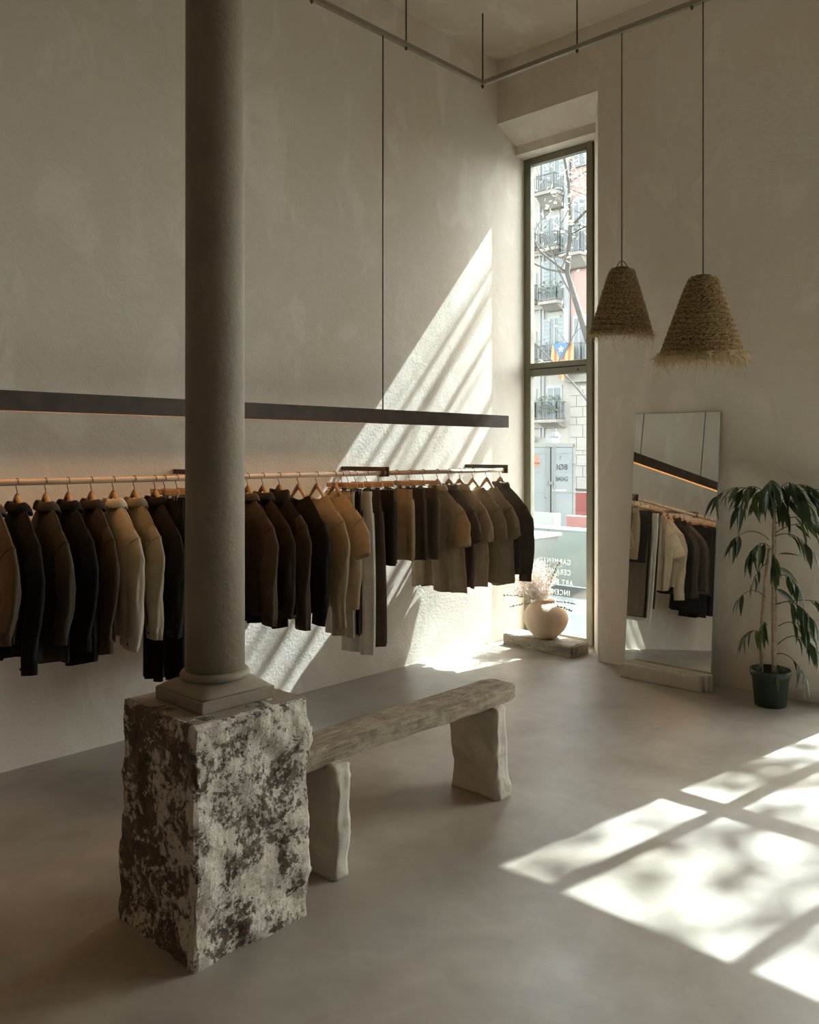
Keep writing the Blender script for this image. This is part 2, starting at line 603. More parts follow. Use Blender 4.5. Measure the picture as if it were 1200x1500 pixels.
# piers between the openings, with splayed reveals
wr.prism([(XW, 3.533), (XW, 1.70), (XG + .01, 1.59), (XO, 1.59), (XO, 3.825), (XG + .01, 3.825)], 0, ZC)
wr.prism([(XW, -0.26), (XW, -0.60), (XG + .01, -0.70), (XO, -0.70), (XO, -0.15), (XG + .01, -0.15)], 0, ZC)
wr.prism([(XW, -1.85), (XW, YB), (XO, YB), (XO, -1.75), (XG + .01, -1.75)], 0, ZC)
struct(wr.build('wall_right', 'wall_plaster'), 'beige plaster wall with the tall window recess')
lint = [(XW, ZC), (XW, 4.50), (6.147, 4.373), (6.147, 4.292), (XO, 4.28), (XO, ZC)]
for k, (y0, y1) in enumerate(((3.533, YW), (-0.26, 1.70), (-1.85, -0.60))):  # last lintel spans the added fill window
    poly = lint
    l = MB()
    l.prism([(x, z) for x, z in poly], y0, y1, 'y')
    o = struct(l.build('trim_%d' % (k + 1), 'wall_plaster'), 'sloping plaster lintel above the tall window' if k == 0 else 'plaster lintel above a shop window')

# windows -----------------------------------------------------------
FR = 0.058   # frame face width
def window(idx, y0, y1, z0, z1, mull, trans, label):
    mull = sorted(mull)
    w = struct(empty('window_%d' % idx, (XG, (y0 + y1) / 2, z0)), label)
    cy = (y0 + y1) / 2
    def bar(name, a0, a1, b0, b1, d0=-.025, d1=.035):
        MB().box(d0, d1, a0 - cy, a1 - cy, b0 - z0, b1 - z0).build(name, 'window_paint', w, False, .004)
    bar('frame_stile', y0, y0 + FR, z0, z1)
    bar('frame_stile', y1 - FR - (.014 if idx == 1 else 0), y1, z0, z1)
    for mc in mull:
        bar('mullion', mc - .036, mc + .036, z0 + FR, z1 - FR)
    bar('frame_rail', y0 + FR, y1 - FR, z0, z0 + FR)
    bar('frame_rail', y0 + FR, y1 - FR, z1 - FR, z1)
    bar('transom', y0 + FR, y1 - FR, trans - .058, trans - .003)
    bar('transom', y0 + FR, y1 - FR, trans + .003, trans + .058)
    ys = [y0 + FR] + [v_ for mc in mull for v_ in (mc - .036, mc + .036)] + [y1 - FR]
    for k in range(0, len(ys), 2):
        for b0, b1 in ((z0 + FR, trans - .058), (trans + .058, z1 - FR)):
            MB().box(-.004, .004, ys[k] - cy, ys[k + 1] - cy, b0 - z0, b1 - z0).build('pane', 'pane_glass', w)
    return w
w1 = window(1, 3.825, YW, 0.004, 4.28, [], 2.385, 'tall narrow olive framed window beside the hanging clothes')
w2 = window(2, -0.15, 1.59, 0.004, 4.28, [1.27, .56], 2.87, 'wide shop window on the right')
w3_fill = window(3, -1.75, -0.70, 0.004, 4.28, [-1.22], 2.87, 'unseen shop window added for fill daylight')  # out of view; added and sized to brighten the room
# little inner sash line and screw on window 1
MB().box(-.030, -.024, -.29, .29, 2.379, 2.391).build('sash_gap', 'dark_gap', w1)
MB().lathe([(.008, 0), (.008, .006)], 12).xf(Matrix.Translation((-.031, -.22, 2.352 + .0)) @ Matrix.Rotation(R(-90), 4, 'Y')).build('latch_pin', 'black_pin', w1)

def text_mesh(name, body, size, mat, parent, loc, rot, spacing=1.0, depth=0.0006, xs=1.0):
    cu = bpy.data.curves.new(name, 'FONT')
    cu.body = body
    cu.size = size
    cu.space_character = spacing
    cu.extrude = depth
    cu.resolution_u = 3
    t = bpy.data.objects.new(name + '_tmp', cu)
    C.objects.link(t)
    dg = bpy.context.evaluated_depsgraph_get()
    me = bpy.data.meshes.new_from_object(t.evaluated_get(dg))
    bpy.data.objects.remove(t, do_unlink=True)
    bpy.data.curves.remove(cu)
    me.materials.clear()
    me.materials.append(MATS[mat])
    o = bpy.data.objects.new(name, me)
    C.objects.link(o)
    o.parent = parent
    o.location = loc
    o.rotation_euler = rot
    o.scale = (xs, 1, 1)
    return o
cy1 = (3.825 + YW) / 2
for k, (s, yy) in enumerate((('GARMENTS', 4.055), ('CERAMICS', 4.055), ('ART BOOKS', 4.035), ('INCENSE', 4.065), ('GARDEN', 4.0))):
    text_mesh('lettering', s, .066, 'white_letter', w1, (.0055, yy - cy1, .662 - .0895 * k), (R(90), 0, R(90)), 1.25, .0006, .8)

# ------------------------------------------------------------------ stone pillar
pil = tag(empty('stone_pillar', (1.717, 2.583, 0)), 'round grey brown column standing on a rough whitewashed stone pedestal', 'column')
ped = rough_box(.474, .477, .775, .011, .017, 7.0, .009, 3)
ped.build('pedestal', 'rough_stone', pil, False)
cap = MB().box(-.222, .222, -.224, .224, .762, .776)
cap.build('pedestal_top', 'column_paint', pil, False, .006)['label'] = 'flat dusty brown pedestal top'
MB().box(-.15, .15, -.15, .15, .776, .818).build('base_plate', 'column_paint', pil, False, .004)
fl = []
NS = 40
for t, z, r in ((0, .818, .15), (.25, .826, .146), (.5, .838, .136), (.78, .848, .122), (1, .856, .113)):
    ring = []
    for i in range(NS):
        a = 2 * PI * i / NS + PI / 4
        c_, s_ = math.cos(a), math.sin(a)
        k = 1 / max(abs(c_), abs(s_))
        sq = Vector((c_ * k * .148, s_ * k * .148, 0))
        ci = Vector((c_ * r, s_ * r, 0))
        p = sq.lerp(ci, min(1, t * 1.15))
        ring.append((p.x, p.y, z))
    fl.append(ring)
MB().loft(fl, True, True, True).build('base_flare', 'column_paint', pil, True)
MB().lathe([(.108, .852), (.119, .857), (.123, .866), (.119, .876), (.107, .882)], 48).build('ring', 'column_paint', pil, True)
MB().lathe([(.1045, .878), (.1035, 1.5), (.1025, 3.0), (.1015, ZC - .002)], 64).build('shaft', 'column_paint', pil, True)

# ------------------------------------------------------------------ bench
ben = tag(empty('bench', (2.70, 2.58, 0)), 'low bench of a weathered timber plank on two pale stone legs', 'bench')
pl = rough_box(1.42, .19, .072, .012, .008, 6.0, .009, 7)
pl2 = []
for x, y, z in pl.v:
    e = max(0, x - .62) / .09
    if e > 0:
        y *= 1 - .22 * e * e
        z = .036 + (z - .036) * (1 - .16 * e * e)
    pl2.append((x + .012 * fbm((y * 3, z * 3, 1), 4), y + .006 * fbm((x, .3, 2), 2.2), z + .008 * fbm((x, y, 5), 1.7)))
pl.v = [(x, y, z + .434) for x, y, z in pl2]
o = pl.build('plank', 'old_timber', ben, False)
o.location = (.005, .01, 0)
for k, (lx, ly, w_, d_, h_) in enumerate(((-.50, .015, .085, .285, .440), (.535, .02, .095, .285, .437))):
    lg = rough_box(w_, d_, h_, .0125, .022, 4.5, .014, 11 + k * 5)
    lg.v = [(x * (1 + .10 * math.sin(z * 9 + k)) + .012 * math.sin(z * 7 + 2 * k), y * (1 + .05 * (z / h_)), z) for x, y, z in lg.v]
    o = lg.build('leg', 'leg_plaster', ben, True)
    o.location = (lx, ly, 0)

# ------------------------------------------------------------------ ceiling-hung metal rail
YR, XR, ZR = 4.11, 5.155, 4.50
cr = tag(empty('ceiling_rail', (XR, YR, ZR)), 'slim metal rail frame hung from the ceiling on thin rods', 'rail')
MB().box(-7.5, .016, -.016, .016, -.016, .016).build('rail_bar', 'rail_steel', cr)
MB().box(-.016, .016, -8.2, -.016, -.016, .016).build('rail_bar', 'rail_steel', cr)
rod0 = MB().tube([(0, 0, .014), (0, 0, ZC - ZR)], .006, 8).build('drop_rod', 'rod_steel', cr)
pin0 = MB().lathe([(.011, 0), (.011, -.012), (.003, -.024)], 10, (0, 0, -.016)).build('bolt', 'rod_steel', cr)
for p in [(-.857 * k, 0, 0) for k in range(1, 8)] + [(0, -.848 * k, 0) for k in range(1, 9)]:
    share('drop_rod', rod0, cr, p)
    share('bolt', pin0, cr, p)

# ------------------------------------------------------------------ hanging steel beam light over the rail
bl = tag(empty('linear_pendant_light', (5.45, YR, 1.843)), 'long rusty steel beam light hanging over the clothes rail', 'lamp')
MB().prism([(-.03, 0), (-.03, .095), (.03, .095), (.03, 0), (.026, 0), (.026, .026), (-.026, .026), (-.026, 0)], -5.6, 0, 'x').build('steel_beam', 'rusty_steel', bl)
MB().box(-5.55, -1.30, -.016, .016, .021, .027).build('light_strip', 'led_strip', bl)
for x in (4.07, 2.70, .2):
    MB().tube([(x - 5.45, 0, .094), (x - 5.45, 0, ZR - .014 - 1.843)], .0052, 8).build('hanging_rod', 'rod_steel', bl)

# ------------------------------------------------------------------ clothes rail
RY, RZ = 4.13, 1.505
for (x0, x1, lab) in ((-.2, 4.082, 'long pale wooden clothes rail running past the column'), (4.10, 5.455, 'short pale wooden clothes rail ending near the window')):
    r = tag(empty('clothes_rail', (x0, RY, RZ)), lab, 'clothes rail', 'wooden clothes rails on the left wall')
    MB().tube([(0, 0, 0), (x1 - x0, 0, 0)], .0155, 20).build('dowel', 'dowel_wood', r, True)
    bx = [x for x in (-.01, 1.355, 2.722, 4.070, 4.112, 5.455) if x0 - .001 <= x <= x1 + .001]
    for x in bx:
        MB().box(x - x0 - .005, x - x0 + .005, -.035, YW - RY, .012, .042).build('bracket_arm', 'bracket_steel', r)
        MB().box(x - x0 - .005, x - x0 + .005, -.035, .02, -.024, .0125).build('bracket_cup', 'bracket_steel', r)


# ------------------------------------------------------------------ hangers and clothes
def hook_pts():
    pts = []
    for k in range(11):
        a = R(-40 + 215 * k / 10)
        pts.append((0, -.0195 * math.cos(a), .0195 * math.sin(a)))
    pts = pts[::-1]     # starts past the top, ends in front below
    path = [Vector(p) for p in pts]
    return path
def make_hook(parent, z1):
    p = []
    for k in range(13):
        a = R(200 - 235 * k / 12)
        p.append((0, .0195 * math.cos(a), .0195 * math.sin(a)))
    p += [(0, .010, -.026), (0, .001, -.040), (0, 0, z1)]
    return MB().tube(p, .0022, 6).build('hook', 'wire', parent, True)
hg = empty('wooden_hanger', (0, RY, RZ))
make_hook(hg, -.060)
rings = []
HN = 41
for k in range(HN):
    a = -1 + 2 * k / (HN - 1)
    y = a * .188
    hz = lerp(.019, .010, sm(abs(a) * 1.4)) * (1 if abs(a) < .97 else .6)
    ya_ = (y * y + .012 ** 2) ** .5 - .012
    zc = -.050 - hz - (1.26 * ya_ if ya_ < .085 else 1.26 * .085 + .9 * (ya_ - .085))
    hx = lerp(.011, .006, sm(abs(a)))
    rings.append([(hx * math.cos(2 * PI * i / 12) , y, zc + hz * math.sin(2 * PI * i / 12)) for i in range(12)])
MB().loft(rings, True, True, True).build('hanger_body', 'hanger_wood', hg, True)
ch = empty('clip_hanger', (0, RY, RZ))
make_hook(ch, -.060)
MB().box(-.007, .007, -.150, .150, -.088, -.058).build('hanger_bar', 'hanger_wood', ch, False, .003)
for s in (-1, 1):
    cl = MB()
    cl.box(-.010, -.006, s * .105 - .013, s * .105 + .013, -.128, -.092)
    cl.box(.006, .010, s * .105 - .013, s * .105 + .013, -.128, -.092)
    cl.tube([(-.011, s * .105, -.104), (.011, s * .105, -.104)], .004, 8)
    cl.build('clip', 'clip_metal', ch)
MB().tube([(0, -.14, -.098), (0, .14, -.098)], .0018, 6).build('clip_wire', 'wire', ch)
HANG = {'w': [hg, False], 'c': [ch, False]}
def place_hanger(kind, x, rz, label):
    src, used = HANG[kind]
    o = src if not used else copy_tree(src)
    HANG[kind][1] = True
    o.location = (x, RY, RZ)
    o.rotation_euler = (0, 0, rz)
    tag(o, label, 'hanger', 'wooden hangers on the clothes rails' if kind == 'w' else 'wooden clip hangers on the clothes rails')
    return o

def torso_mesh(sw, chest, hw, zn, zs, zh, nw, thick, seed, fold=1.0, dip=.02):
    rnd = random.Random(seed)
    k1, k2, k3 = rnd.uniform(4, 6), rnd.uniform(8, 11), rnd.uniform(13, 18)
    p1, p2, p3 = [rnd.uniform(0, 6.28) for _ in range(3)]
    NI, NJ = 44, 40
    def ztop(a):
        y = abs(a) * sw
        if y < nw:
            return zn - dip * (1 - (y / nw) ** 2)
        return lerp(zn, zs, ((y - nw) / (sw - nw)) ** 1.2)
    def pt(i, j, side):
        a = -1 + 2 * i / NI
        t = j / NJ
        W = lerp(sw, chest, sm(t / .22)) if t < .22 else lerp(chest, hw, (t - .22) / .78)
        W *= 1 + .03 * t * math.sin(3 * t + p1)
        z = lerp(ztop(a), zh + .012 * math.cos(a * 2.2 + p2) + .010 * math.sin(a * 5 + p1), t)
        T0 = .020 if abs(a) * sw < nw else .020 * min(1.0, (.02 + t / .035)) ** .5
        T = (lerp(T0, thick, sm(t / .18)) * lerp(1, .75, sm((t - .3) / .7))) * max(0, 1 - abs(a) ** 2.6) ** .7
        g = sm(t * 1.5)
        F = fold * g * (.020 * math.sin(k1 * a + p1 + t * .8) + .017 * t * math.sin(k2 * a + p2) + .008 * math.sin(k3 * a + p3 + t * 2))
        w = .006 * noise.noise(Vector((a * 5 + seed, t * 7, side * 2.0))) * g
        return (side * T + F + w, a * W + .004 * math.sin(t * 9 + p3), z)
    mb = MB()
    front = [[pt(i, j, -1) for i in range(NI + 1)] for j in range(NJ + 1)]
    back = [[pt(NI - i, j, 1) for i in range(1, NI)] for j in range(NJ + 1)]
    rings = [front[j] + back[j] for j in range(NJ + 1)]
    mb.loft(rings, True)
    n = len(rings[0])
    # close the hem with a turned-up inner edge
    hem = rings[-1]
    cxs = sum(p[0] for p in hem) / n
    inner = [(p[0] * .9 + cxs * .1, p[1] * .985, p[2] + .004) for p in hem]
    up = [(p[0], p[1], p[2] + .10) for p in inner]
    mb.loft([hem, inner, up], True)
    return mb

def sleeve_mesh(s, sw, zs, zend, out, fwd, r0, r1, rx, seed, short=False):
    rnd = random.Random(seed * 7 + s)
    ph = rnd.uniform(0, 6)
    pts = [(0, sw - .075, zs - .045), (0, sw - .030, zs - .085), (fwd * .1, sw - .012 + out * .45, zs - .165)]
    L = zs - .165 - zend
    n = 6 if short else 16
    for k in range(1, n + 1):
        t = k / n
        bend = math.sin(PI * t) * rnd.uniform(.004, .010)
        pts.append((fwd * (.1 + .9 * t) + bend * math.sin(ph + 4 * t), sw - .012 + out * (.45 + .55 * t ** .8) + (0 if short else .012 * math.sin(ph + 5 * t)), zs - .165 - L * t))
    # resample smoothly
    P = [Vector((x, s * y, z)) for x, y, z in pts]
    N = len(P)
    rings = []
    NS = 26
    for k, p in enumerate(P):
        t = k / (N - 1)
        tan = (P[min(N - 1, k + 1)] - P[max(0, k - 1)]).normalized()
        e1 = Vector((1, 0, 0))
        e2 = tan.cross(e1).normalized()
        e1 = e2.cross(tan)
        rw = lerp(r0, r1, sm(t)) * (1 + (0 if short else .07 * math.sin(ph + 11 * t)))
        rt = lerp(rx * .75, rx, sm(t * 3)) * lerp(1, .82, t)
        ring = []
        for i in range(NS):
            a = 2 * PI * i / NS
            w = 1 + .10 * sm(t * 2) * math.sin(3 * a + ph + 3 * t) + .07 * sm(t * 2) * math.sin(5 * a + 2 * ph - 4 * t) + .05 * noise.noise(Vector((math.cos(a) * 2, math.sin(a) * 2 + seed, t * 9)))
            ring.append(tuple(p + e1 * (rt * math.cos(a) * w) + e2 * (rw * math.sin(a) * w)))
        rings.append(ring)
    mb = MB()
    mb.loft(rings, True)
    last = rings[-1]
    c = P[-1]
    inn = [tuple(Vector(q) * .9 + c * .1 + Vector((0, 0, .003))) for q in last]
    up = [(q[0], q[1], q[2] + .06) for q in inn]
    mb.loft([last, inn, up], True)
    return mb, rings

def collar_mesh(nw, zn, tall, rx=.040, folded=True):
    NS = 36
    prof = [(-.006, -.030), (-.006, tall * .6), (-.004, tall), (.003, tall + .004), (.010, tall - .002)]
    if folded:
        prof += [(.016, tall * .55), (.021, -.006), (.019, -.010)]
    else:
        prof += [(.010, tall * .4), (.012, -.03)]
    rings = []
    for d, z in prof:
        ring = []
        for i in range(NS):
            a = 2 * PI * i / NS
            fr = max(0, math.cos(a))      # +x is the front: collar drops there
            ring.append(((rx + d) * math.cos(a) * (1 + .25 * fr), (nw * .92 + d) * math.sin(a), zn + z - .028 * fr ** 2 - .004 * math.sin(a * 2)))
        rings.append(ring)
    return MB().loft(rings, True)

G_TOP = 'tops on the clothes rails'
def top_garment(x, name, label, cat, col, kind, zh, zsl, seed, sw=.215, hw=.25, rz=0.0, short=False, out=.045, fwd=0.0, col2=None, dy=0.0, thick=.042, collar='fold'):
    root = tag(empty(name, (x, RY + dy, RZ), rz), label, cat, G_TOP)
    m_ = fabric(col)
    zn, zs = -.126, -.245
    nw = .072 if collar != 'crew' else .100
    torso_mesh(sw, sw + .035, hw, zn, zs, zh, nw, thick, seed, 1.0, .008 if collar != 'crew' else .030).build('body', m_, root, True)
    for s in (-1, 1):
        sl, rings = sleeve_mesh(s, sw, zs, zsl if s < 0 else zsl - .01, out + (.0 if s < 0 else -.01), fwd - (.034 if s < 0 else .01), .086 if not short else .092, .052 if not short else .088, .034 if not short else .026, seed, short)
        so = sl.build('sleeve', m_ if col2 is None else fabric(col2), root, True)
        seam = [tuple(Vector(q) * 1.0) for q in rings[1]]
        MB().tube(seam + seam[:1], .0028, 5, False).build('armhole_seam', fabric(tuple(c_ * .6 for c_ in (col2 or col))), so, True)
        if not short and collar != 'crew':
            k = len(rings) - 1
            c = Vector((0, 0, 0))
            for q in rings[k]:
                c += Vector(q) / len(rings[k])
            lo = [tuple(c + (Vector(q) - c) * 1.05 + Vector((0, 0, -.004))) for q in rings[k]]
            up = [tuple(c + (Vector(q) - c) * 1.07 + Vector((0, 0, .058))) for q in rings[k]]
            inn = [tuple(c + (Vector(q) - c) * .9) for q in rings[k]]
            MB().loft([up, lo, inn], True).build('cuff', m_ if col2 is None else fabric(col2), so, True)
            if s < 0:
                q = min(rings[k], key=lambda q: q[0])
                MB().lathe([(.0065, 0), (.0065, .003), (.004, .004)], 12).xf(Matrix.Translation((q[0] - .003, q[1], q[2] + .026)) @ Matrix.Rotation(R(-90), 4, 'Y')).build('button', 'black_pin', so)
    if collar == 'fold':
        collar_mesh(nw, zn, .030, .034).build('collar', m_, root, True)
    elif collar == 'stand':
        collar_mesh(nw, zn, .042, .036, False).build('collar', m_, root, True)
    else:
        rib = []
        for i in range(41):
            a = 2 * PI * i / 40
            yy = .100 * math.sin(a)
            rib.append((-.012 * math.cos(a), yy, zn - .030 * (1 - (yy / .1005) ** 2) - .002))
        MB().tube(rib, .006, 6, False).build('neck_rib', m_, root, True)
    return root

def bottoms(x, name, label, cat, col, zh, seed, hwid=.14, legs=1, rz=0.0, flare=1.0, dy=0.0, thick=.030, col2=None, pocket=False):
    root = tag(empty(name, (x, RY + dy, RZ), rz), label, cat, 'trousers and shorts on the clothes rails')
    m_ = fabric(col)
    rnd = random.Random(seed)
    ph = [rnd.uniform(0, 6.28) for _ in range(4)]
    zw = -.118
    NS = 60
    def section(yc, hy, hx, z, t, gather):
        ring = []
        for i in range(NS):
            a = 2 * PI * i / NS
            c_, s_ = math.cos(a), math.sin(a)
            ex = abs(c_) ** .6 * (1 if c_ > 0 else -1)
            F = .016 * sm(t * 1.6) * math.sin(5 * s_ + ph[0] + t) + .011 * sm(t) * math.sin(9 * s_ + ph[1])
            G = gather * .0055 * math.sin(34 * s_ + ph[2])
            ring.append((hx * ex + F + G * (1 if c_ > 0 else -1), yc + hy * s_ + .010 * t * math.sin(ph[3] + 3 * t), z))
        return ring
    L = zw - zh
    if legs == 1:
        N = 30
        rings = []
        for k in range(N + 1):
            t = k / N
            z = zw - L * t
            hy = lerp(hwid * .92, hwid, sm(t * 4)) * lerp(1, flare, t)
            g = max(0, 1 - t * L / .10)
            hx = lerp(.014, thick, sm(t * L / .12))
            rings.append(section(0, hy, hx, z + .008 * math.sin(t * 5 + ph[0]) * t, t, g))
        mb = MB().loft(rings, True)
        inn = [(p[0] * .85, p[1] * .985, p[2] + .003) for p in rings[-1]]
        mb.loft([rings[-1], inn, [(p[0], p[1], p[2] + .1) for p in inn]], True)
        mb.build('leg', m_, root, True)
        # the other leg folded just behind
        rings2 = [[(p[0] * .8 + .030, p[1] * .96 + .012, p[2] + .012 * (k / N)) for p in r] for k, r in enumerate(rings)]
        mb = MB().loft(rings2[4:], True)
        inn = [(p[0] * .97, p[1], p[2] + .003) for p in rings2[-1]]
        mb.loft([rings2[-1], inn], True)
        mb.build('leg', fabric(col2) if col2 else m_, root, True)
    else:
        rings = []
        N = 10
        for k in range(N + 1):
            t = k / N
            z = zw - .30 * t
            hy = lerp(hwid * .9, hwid * 1.03, sm(t * 1.5))
            rings.append(section(0, hy, lerp(.014, thick * 1.1, sm(t * 2)), z, t * .4, max(0, 1 - t * 3)))
        MB().loft(rings, True).build('hip', m_, root, True)
        for s in (-1, 1):
            rings = []
            N = 26
            for k in range(N + 1):
                t = k / N
                z = (zw - .20) - (L - .20) * t
                hy = lerp(hwid * .50, hwid * .50 * flare, t)
                yc = s * (hwid * .51 + .012 * t)
                rings.append(section(yc, hy, thick * lerp(.9, 1.05, t), z + (.02 * t * (-s)), .4 + t * .6, 0))
            mb = MB().loft(rings, True)
            inn = [(p[0] * .85, p[1], p[2] + .003) for p in rings[-1]]
            mb.loft([rings[-1], inn, [(p[0], p[1], p[2] + .1) for p in inn]], True)
            mb.build('leg', m_, root, True)
    wb = [[(p[0] * 1.15, p[1] * 1.01, zw + dz) for p in section(0, hwid * .92, .015, zw, 0, .8)] for dz in (.006, -.030)]
    MB().loft(wb, True).build('waistband', m_, root, True)
    if pocket:
        MB().box(-thick - .012, -thick - .004, -hwid * .62, hwid * .30, zw - .31, zw - .115).build('pocket', m_, root, False, .004)
    return root

# colours
BLACK = (.013, .011, .0095); CHAR = (.022, .018, .014); OLIVE = (.055, .045, .031); DBROWN = (.048, .034, .024)
CREAM = (.56, .49, .38); BEIGE = (.26, .205, .135); BROWN = (.095, .066, .044); TAN = (.46, .345, .225)

tops = [
 # x, name, label, cat, colour, zh, zsl, kwargs
 (1.523, 'overshirt', 'brown overshirt cut off by the left picture edge', 'shirt', BROWN, -.73, -.71, {}),
 (1.644, 'jacket', 'black jacket hanging leftmost on the long rail, full in view', 'jacket', BLACK, -.83, -.86, {'hw': .26}),
 (1.780, 'jacket', 'dark olive jacket between two black jackets', 'jacket', OLIVE, -.86, -.74, {'out': .075, 'hw': .24}),
 (1.892, 'jacket', 'black jacket between the dark olive jacket and the dark brown shirt', 'jacket', BLACK, -.865, -.80, {'hw': .26}),
 (2.012, 'shirt', 'dark brown shirt left of the cream shirt', 'shirt', DBROWN, -.80, -.83, {'col2': (.085, .060, .040), 'sw': .205}),
 (2.130, 'shirt', 'cream long-sleeved shirt with buttoned cuff, the palest left of the column', 'shirt', CREAM, -.80, -.83, {'sw': .205}),
 (2.248, 'overshirt', 'beige olive overshirt just right of the cream shirt', 'shirt', BEIGE, -.77, -.79, {'col2': (.38, .32, .225)}),
 (2.367, 'jacket', 'charcoal jacket hanging right against the column\'s left side', 'jacket', CHAR, -.82, -.80, {'hw': .26}),
 (2.970, 'shirt', 'brown shirt emerging from behind the column\'s right side', 'shirt', BROWN, -.80, -.83, {}),
 (3.079, 'shirt', 'dark brown collared shirt second to the right of the column', 'shirt', (.038, .027, .019), -.87, -.80, {'out': .06}),
 (3.202, 'shirt', 'charcoal brown high-collared shirt third to the right of the column', 'shirt', (.030, .023, .017), -.85, -.89, {'col2': (.075, .052, .036), 'collar': 'stand'}),
 (3.350, 'sweater', 'black crew-neck sweater on an open wooden hanger', 'sweater', (.019, .014, .011), -.86, -.89, {'collar': 'crew', 'hw': .24}),
 (3.499, 'sweater', 'light tan long-sleeved top next to the black sweater', 'sweater', (.42, .325, .215), -.82, -.93, {'collar': 'crew', 'hw': .22}),
 (3.649, 'tee_shirt', 'tan short-sleeved tee beside the hanging cream trousers', 't-shirt', TAN, -.84, -.51, {'collar': 'crew', 'short': True, 'out': .075, 'hw': .24}),
 (4.652, 'shirt', 'tan olive short-sleeved shirt right after the row of shorts', 'shirt', (.42, .32, .21), -.86, -.53, {'short': True, 'out': .06}),
 (4.781, 'shirt', 'mauve brown short-sleeved shirt with pointed collar', 'shirt', (.17, .13, .115), -.86, -.51, {'short': True, 'out': .06}),
 (4.907, 'shirt', 'light caramel short-sleeved shirt between mauve and olive brown tops', 'shirt', (.52, .39, .265), -.845, -.52, {'short': True, 'out': .06}),
 (5.061, 'tee_shirt', 'olive brown tee next to the caramel shirt', 't-shirt', (.33, .255, .17), -.83, -.51, {'short': True, 'out': .07, 'collar': 'crew'}),
 (5.230, 'tee_shirt', 'olive brown tee beside the last dark shirt', 't-shirt', (.35, .275, .185), -.86, -.51, {'short': True, 'out': .07, 'collar': 'crew'}),
 (5.405, 'shirt', 'dark brown long-sleeved shirt hanging last by the window', 'shirt', (.105, .084, .07), -.80, -.85, {'out': .07}),
]
for k, (x, nm, lab, cat, col, zh, zsl, kw) in enumerate(tops):
    rz = random.Random(k * 13 + 5).uniform(-.045, .045)
    top_garment(x, nm, lab, cat, col, None, zh, zsl, 20 + k, rz=rz, **kw)
    place_hanger('w', x, rz, 'wooden hanger holding the ' + lab)

pants = [
 (2.425, 'trousers', 'black wide-leg trousers whose two legs show below the charcoal jacket', 'trousers', (.012, .010, .009), -1.085, {'legs': 2, 'hwid': .205, 'flare': 1.0, 'thick': .022}),
 (2.500, 'trousers', 'dark trousers on a clip hanger at the column\'s left edge', 'trousers', (.030, .024, .017), -.86, {'hwid': .15}),
 (2.600, 'trousers', 'black trousers behind the column, left of the hidden bracket', 'trousers', (.016, .013, .011), -1.08, {'hwid': .15}),
 (2.800, 'trousers', 'black trousers behind the column, right of the hidden bracket', 'trousers', (.014, .012, .010), -1.05, {'hwid': .16}),
 (3.712, 'trousers', 'beige trousers showing below the tan tee', 'trousers', (.50, .415, .305), -1.06, {'hwid': .15, 'dy': .02, 'thick': .018}),
 (3.768, 'trousers', 'dark brown trousers squeezed between beige and cream trousers', 'trousers', (.040, .028, .021), -1.05, {'hwid': .13, 'dy': .0, 'thick': .016}),
 (3.832, 'trousers', 'cream trousers hanging longest, right of the tan tee', 'trousers', (.74, .68, .58), -1.17, {'hwid': .14, 'dy': -.02, 'thick': .018}),
 (3.935, 'trousers', 'dark brown wide trousers right of the cream trousers', 'trousers', (.066, .047, .033), -1.13, {'hwid': .14, 'flare': 1.15, 'col2': (.15, .108, .072)}),
 (4.048, 'shorts', 'charcoal shorts with a patch pocket beside the brown trousers', 'shorts', (.034, .027, .021), -.615, {'hwid': .165, 'pocket': True}),
 (4.225, 'shorts', 'caramel tan shorts among the darker shorts', 'shorts', (.40, .285, .17), -.60, {'hwid': .155, 'flare': 1.08}),
 (4.355, 'shorts', 'dark brown shorts right of the caramel tan shorts', 'shorts', (.085, .062, .047), -.60, {'hwid': .15}),
 (4.500, 'shorts', 'brown shorts hanging last before the short-sleeved shirts', 'shorts', (.12, .088, .06), -.62, {'hwid': .15, 'flare': 1.1, 'col2': (.21, .155, .10)}),
]
for k, (x, nm, lab, cat, col, zh, kw) in enumerate(pants):
    rz = random.Random(k * 17 + 3).uniform(-.055, .055)
    bottoms(x, nm, lab, cat, col, zh, 60 + k, rz=rz, **kw)
    place_hanger('c', x, rz, 'wooden clip hanger holding the ' + lab)


# ------------------------------------------------------------------ leaning mirror and slabs
MW, MH = .664, 1.945
mir = tag(empty('mirror', (5.700, 2.867, .0)), 'tall frameless mirror leaning against the right wall', 'mirror')
ang = math.asin((XW - 5.700 - .012) / MH)
mir.rotation_euler = (0, ang, 0)
MB().box(.0, .008, -MW / 2, MW / 2, .0, MH).build('backing', 'mirror_edge', mir)
MB().box(-.003, .0, -MW / 2 + .002, MW / 2 - .002, .002, MH - .002).build('mirror_glass', 'mirror_silver', mir)
for k, (xc, yc, w_, t_, h_, lab) in enumerate(((5.607, 2.862, .615, .042, .108, 'thick pale stone slab lying front of the mirror foot'),
                                     (5.644, 2.832, .62, .022, .116, 'middle thin stone slab of the stack at the mirror foot'),
                                     (5.671, 2.812, .62, .022, .121, 'rear thin stone slab touching the mirror glass'))):
    o = rough_box(t_, w_, h_, .012, .006, 6.0, .005, 21 + k).build('stone_slab', 'slab_stone', None, True)
    o.location = (xc, yc, 0)
    tag(o, lab, 'slab', 'stone slabs at the mirror foot')

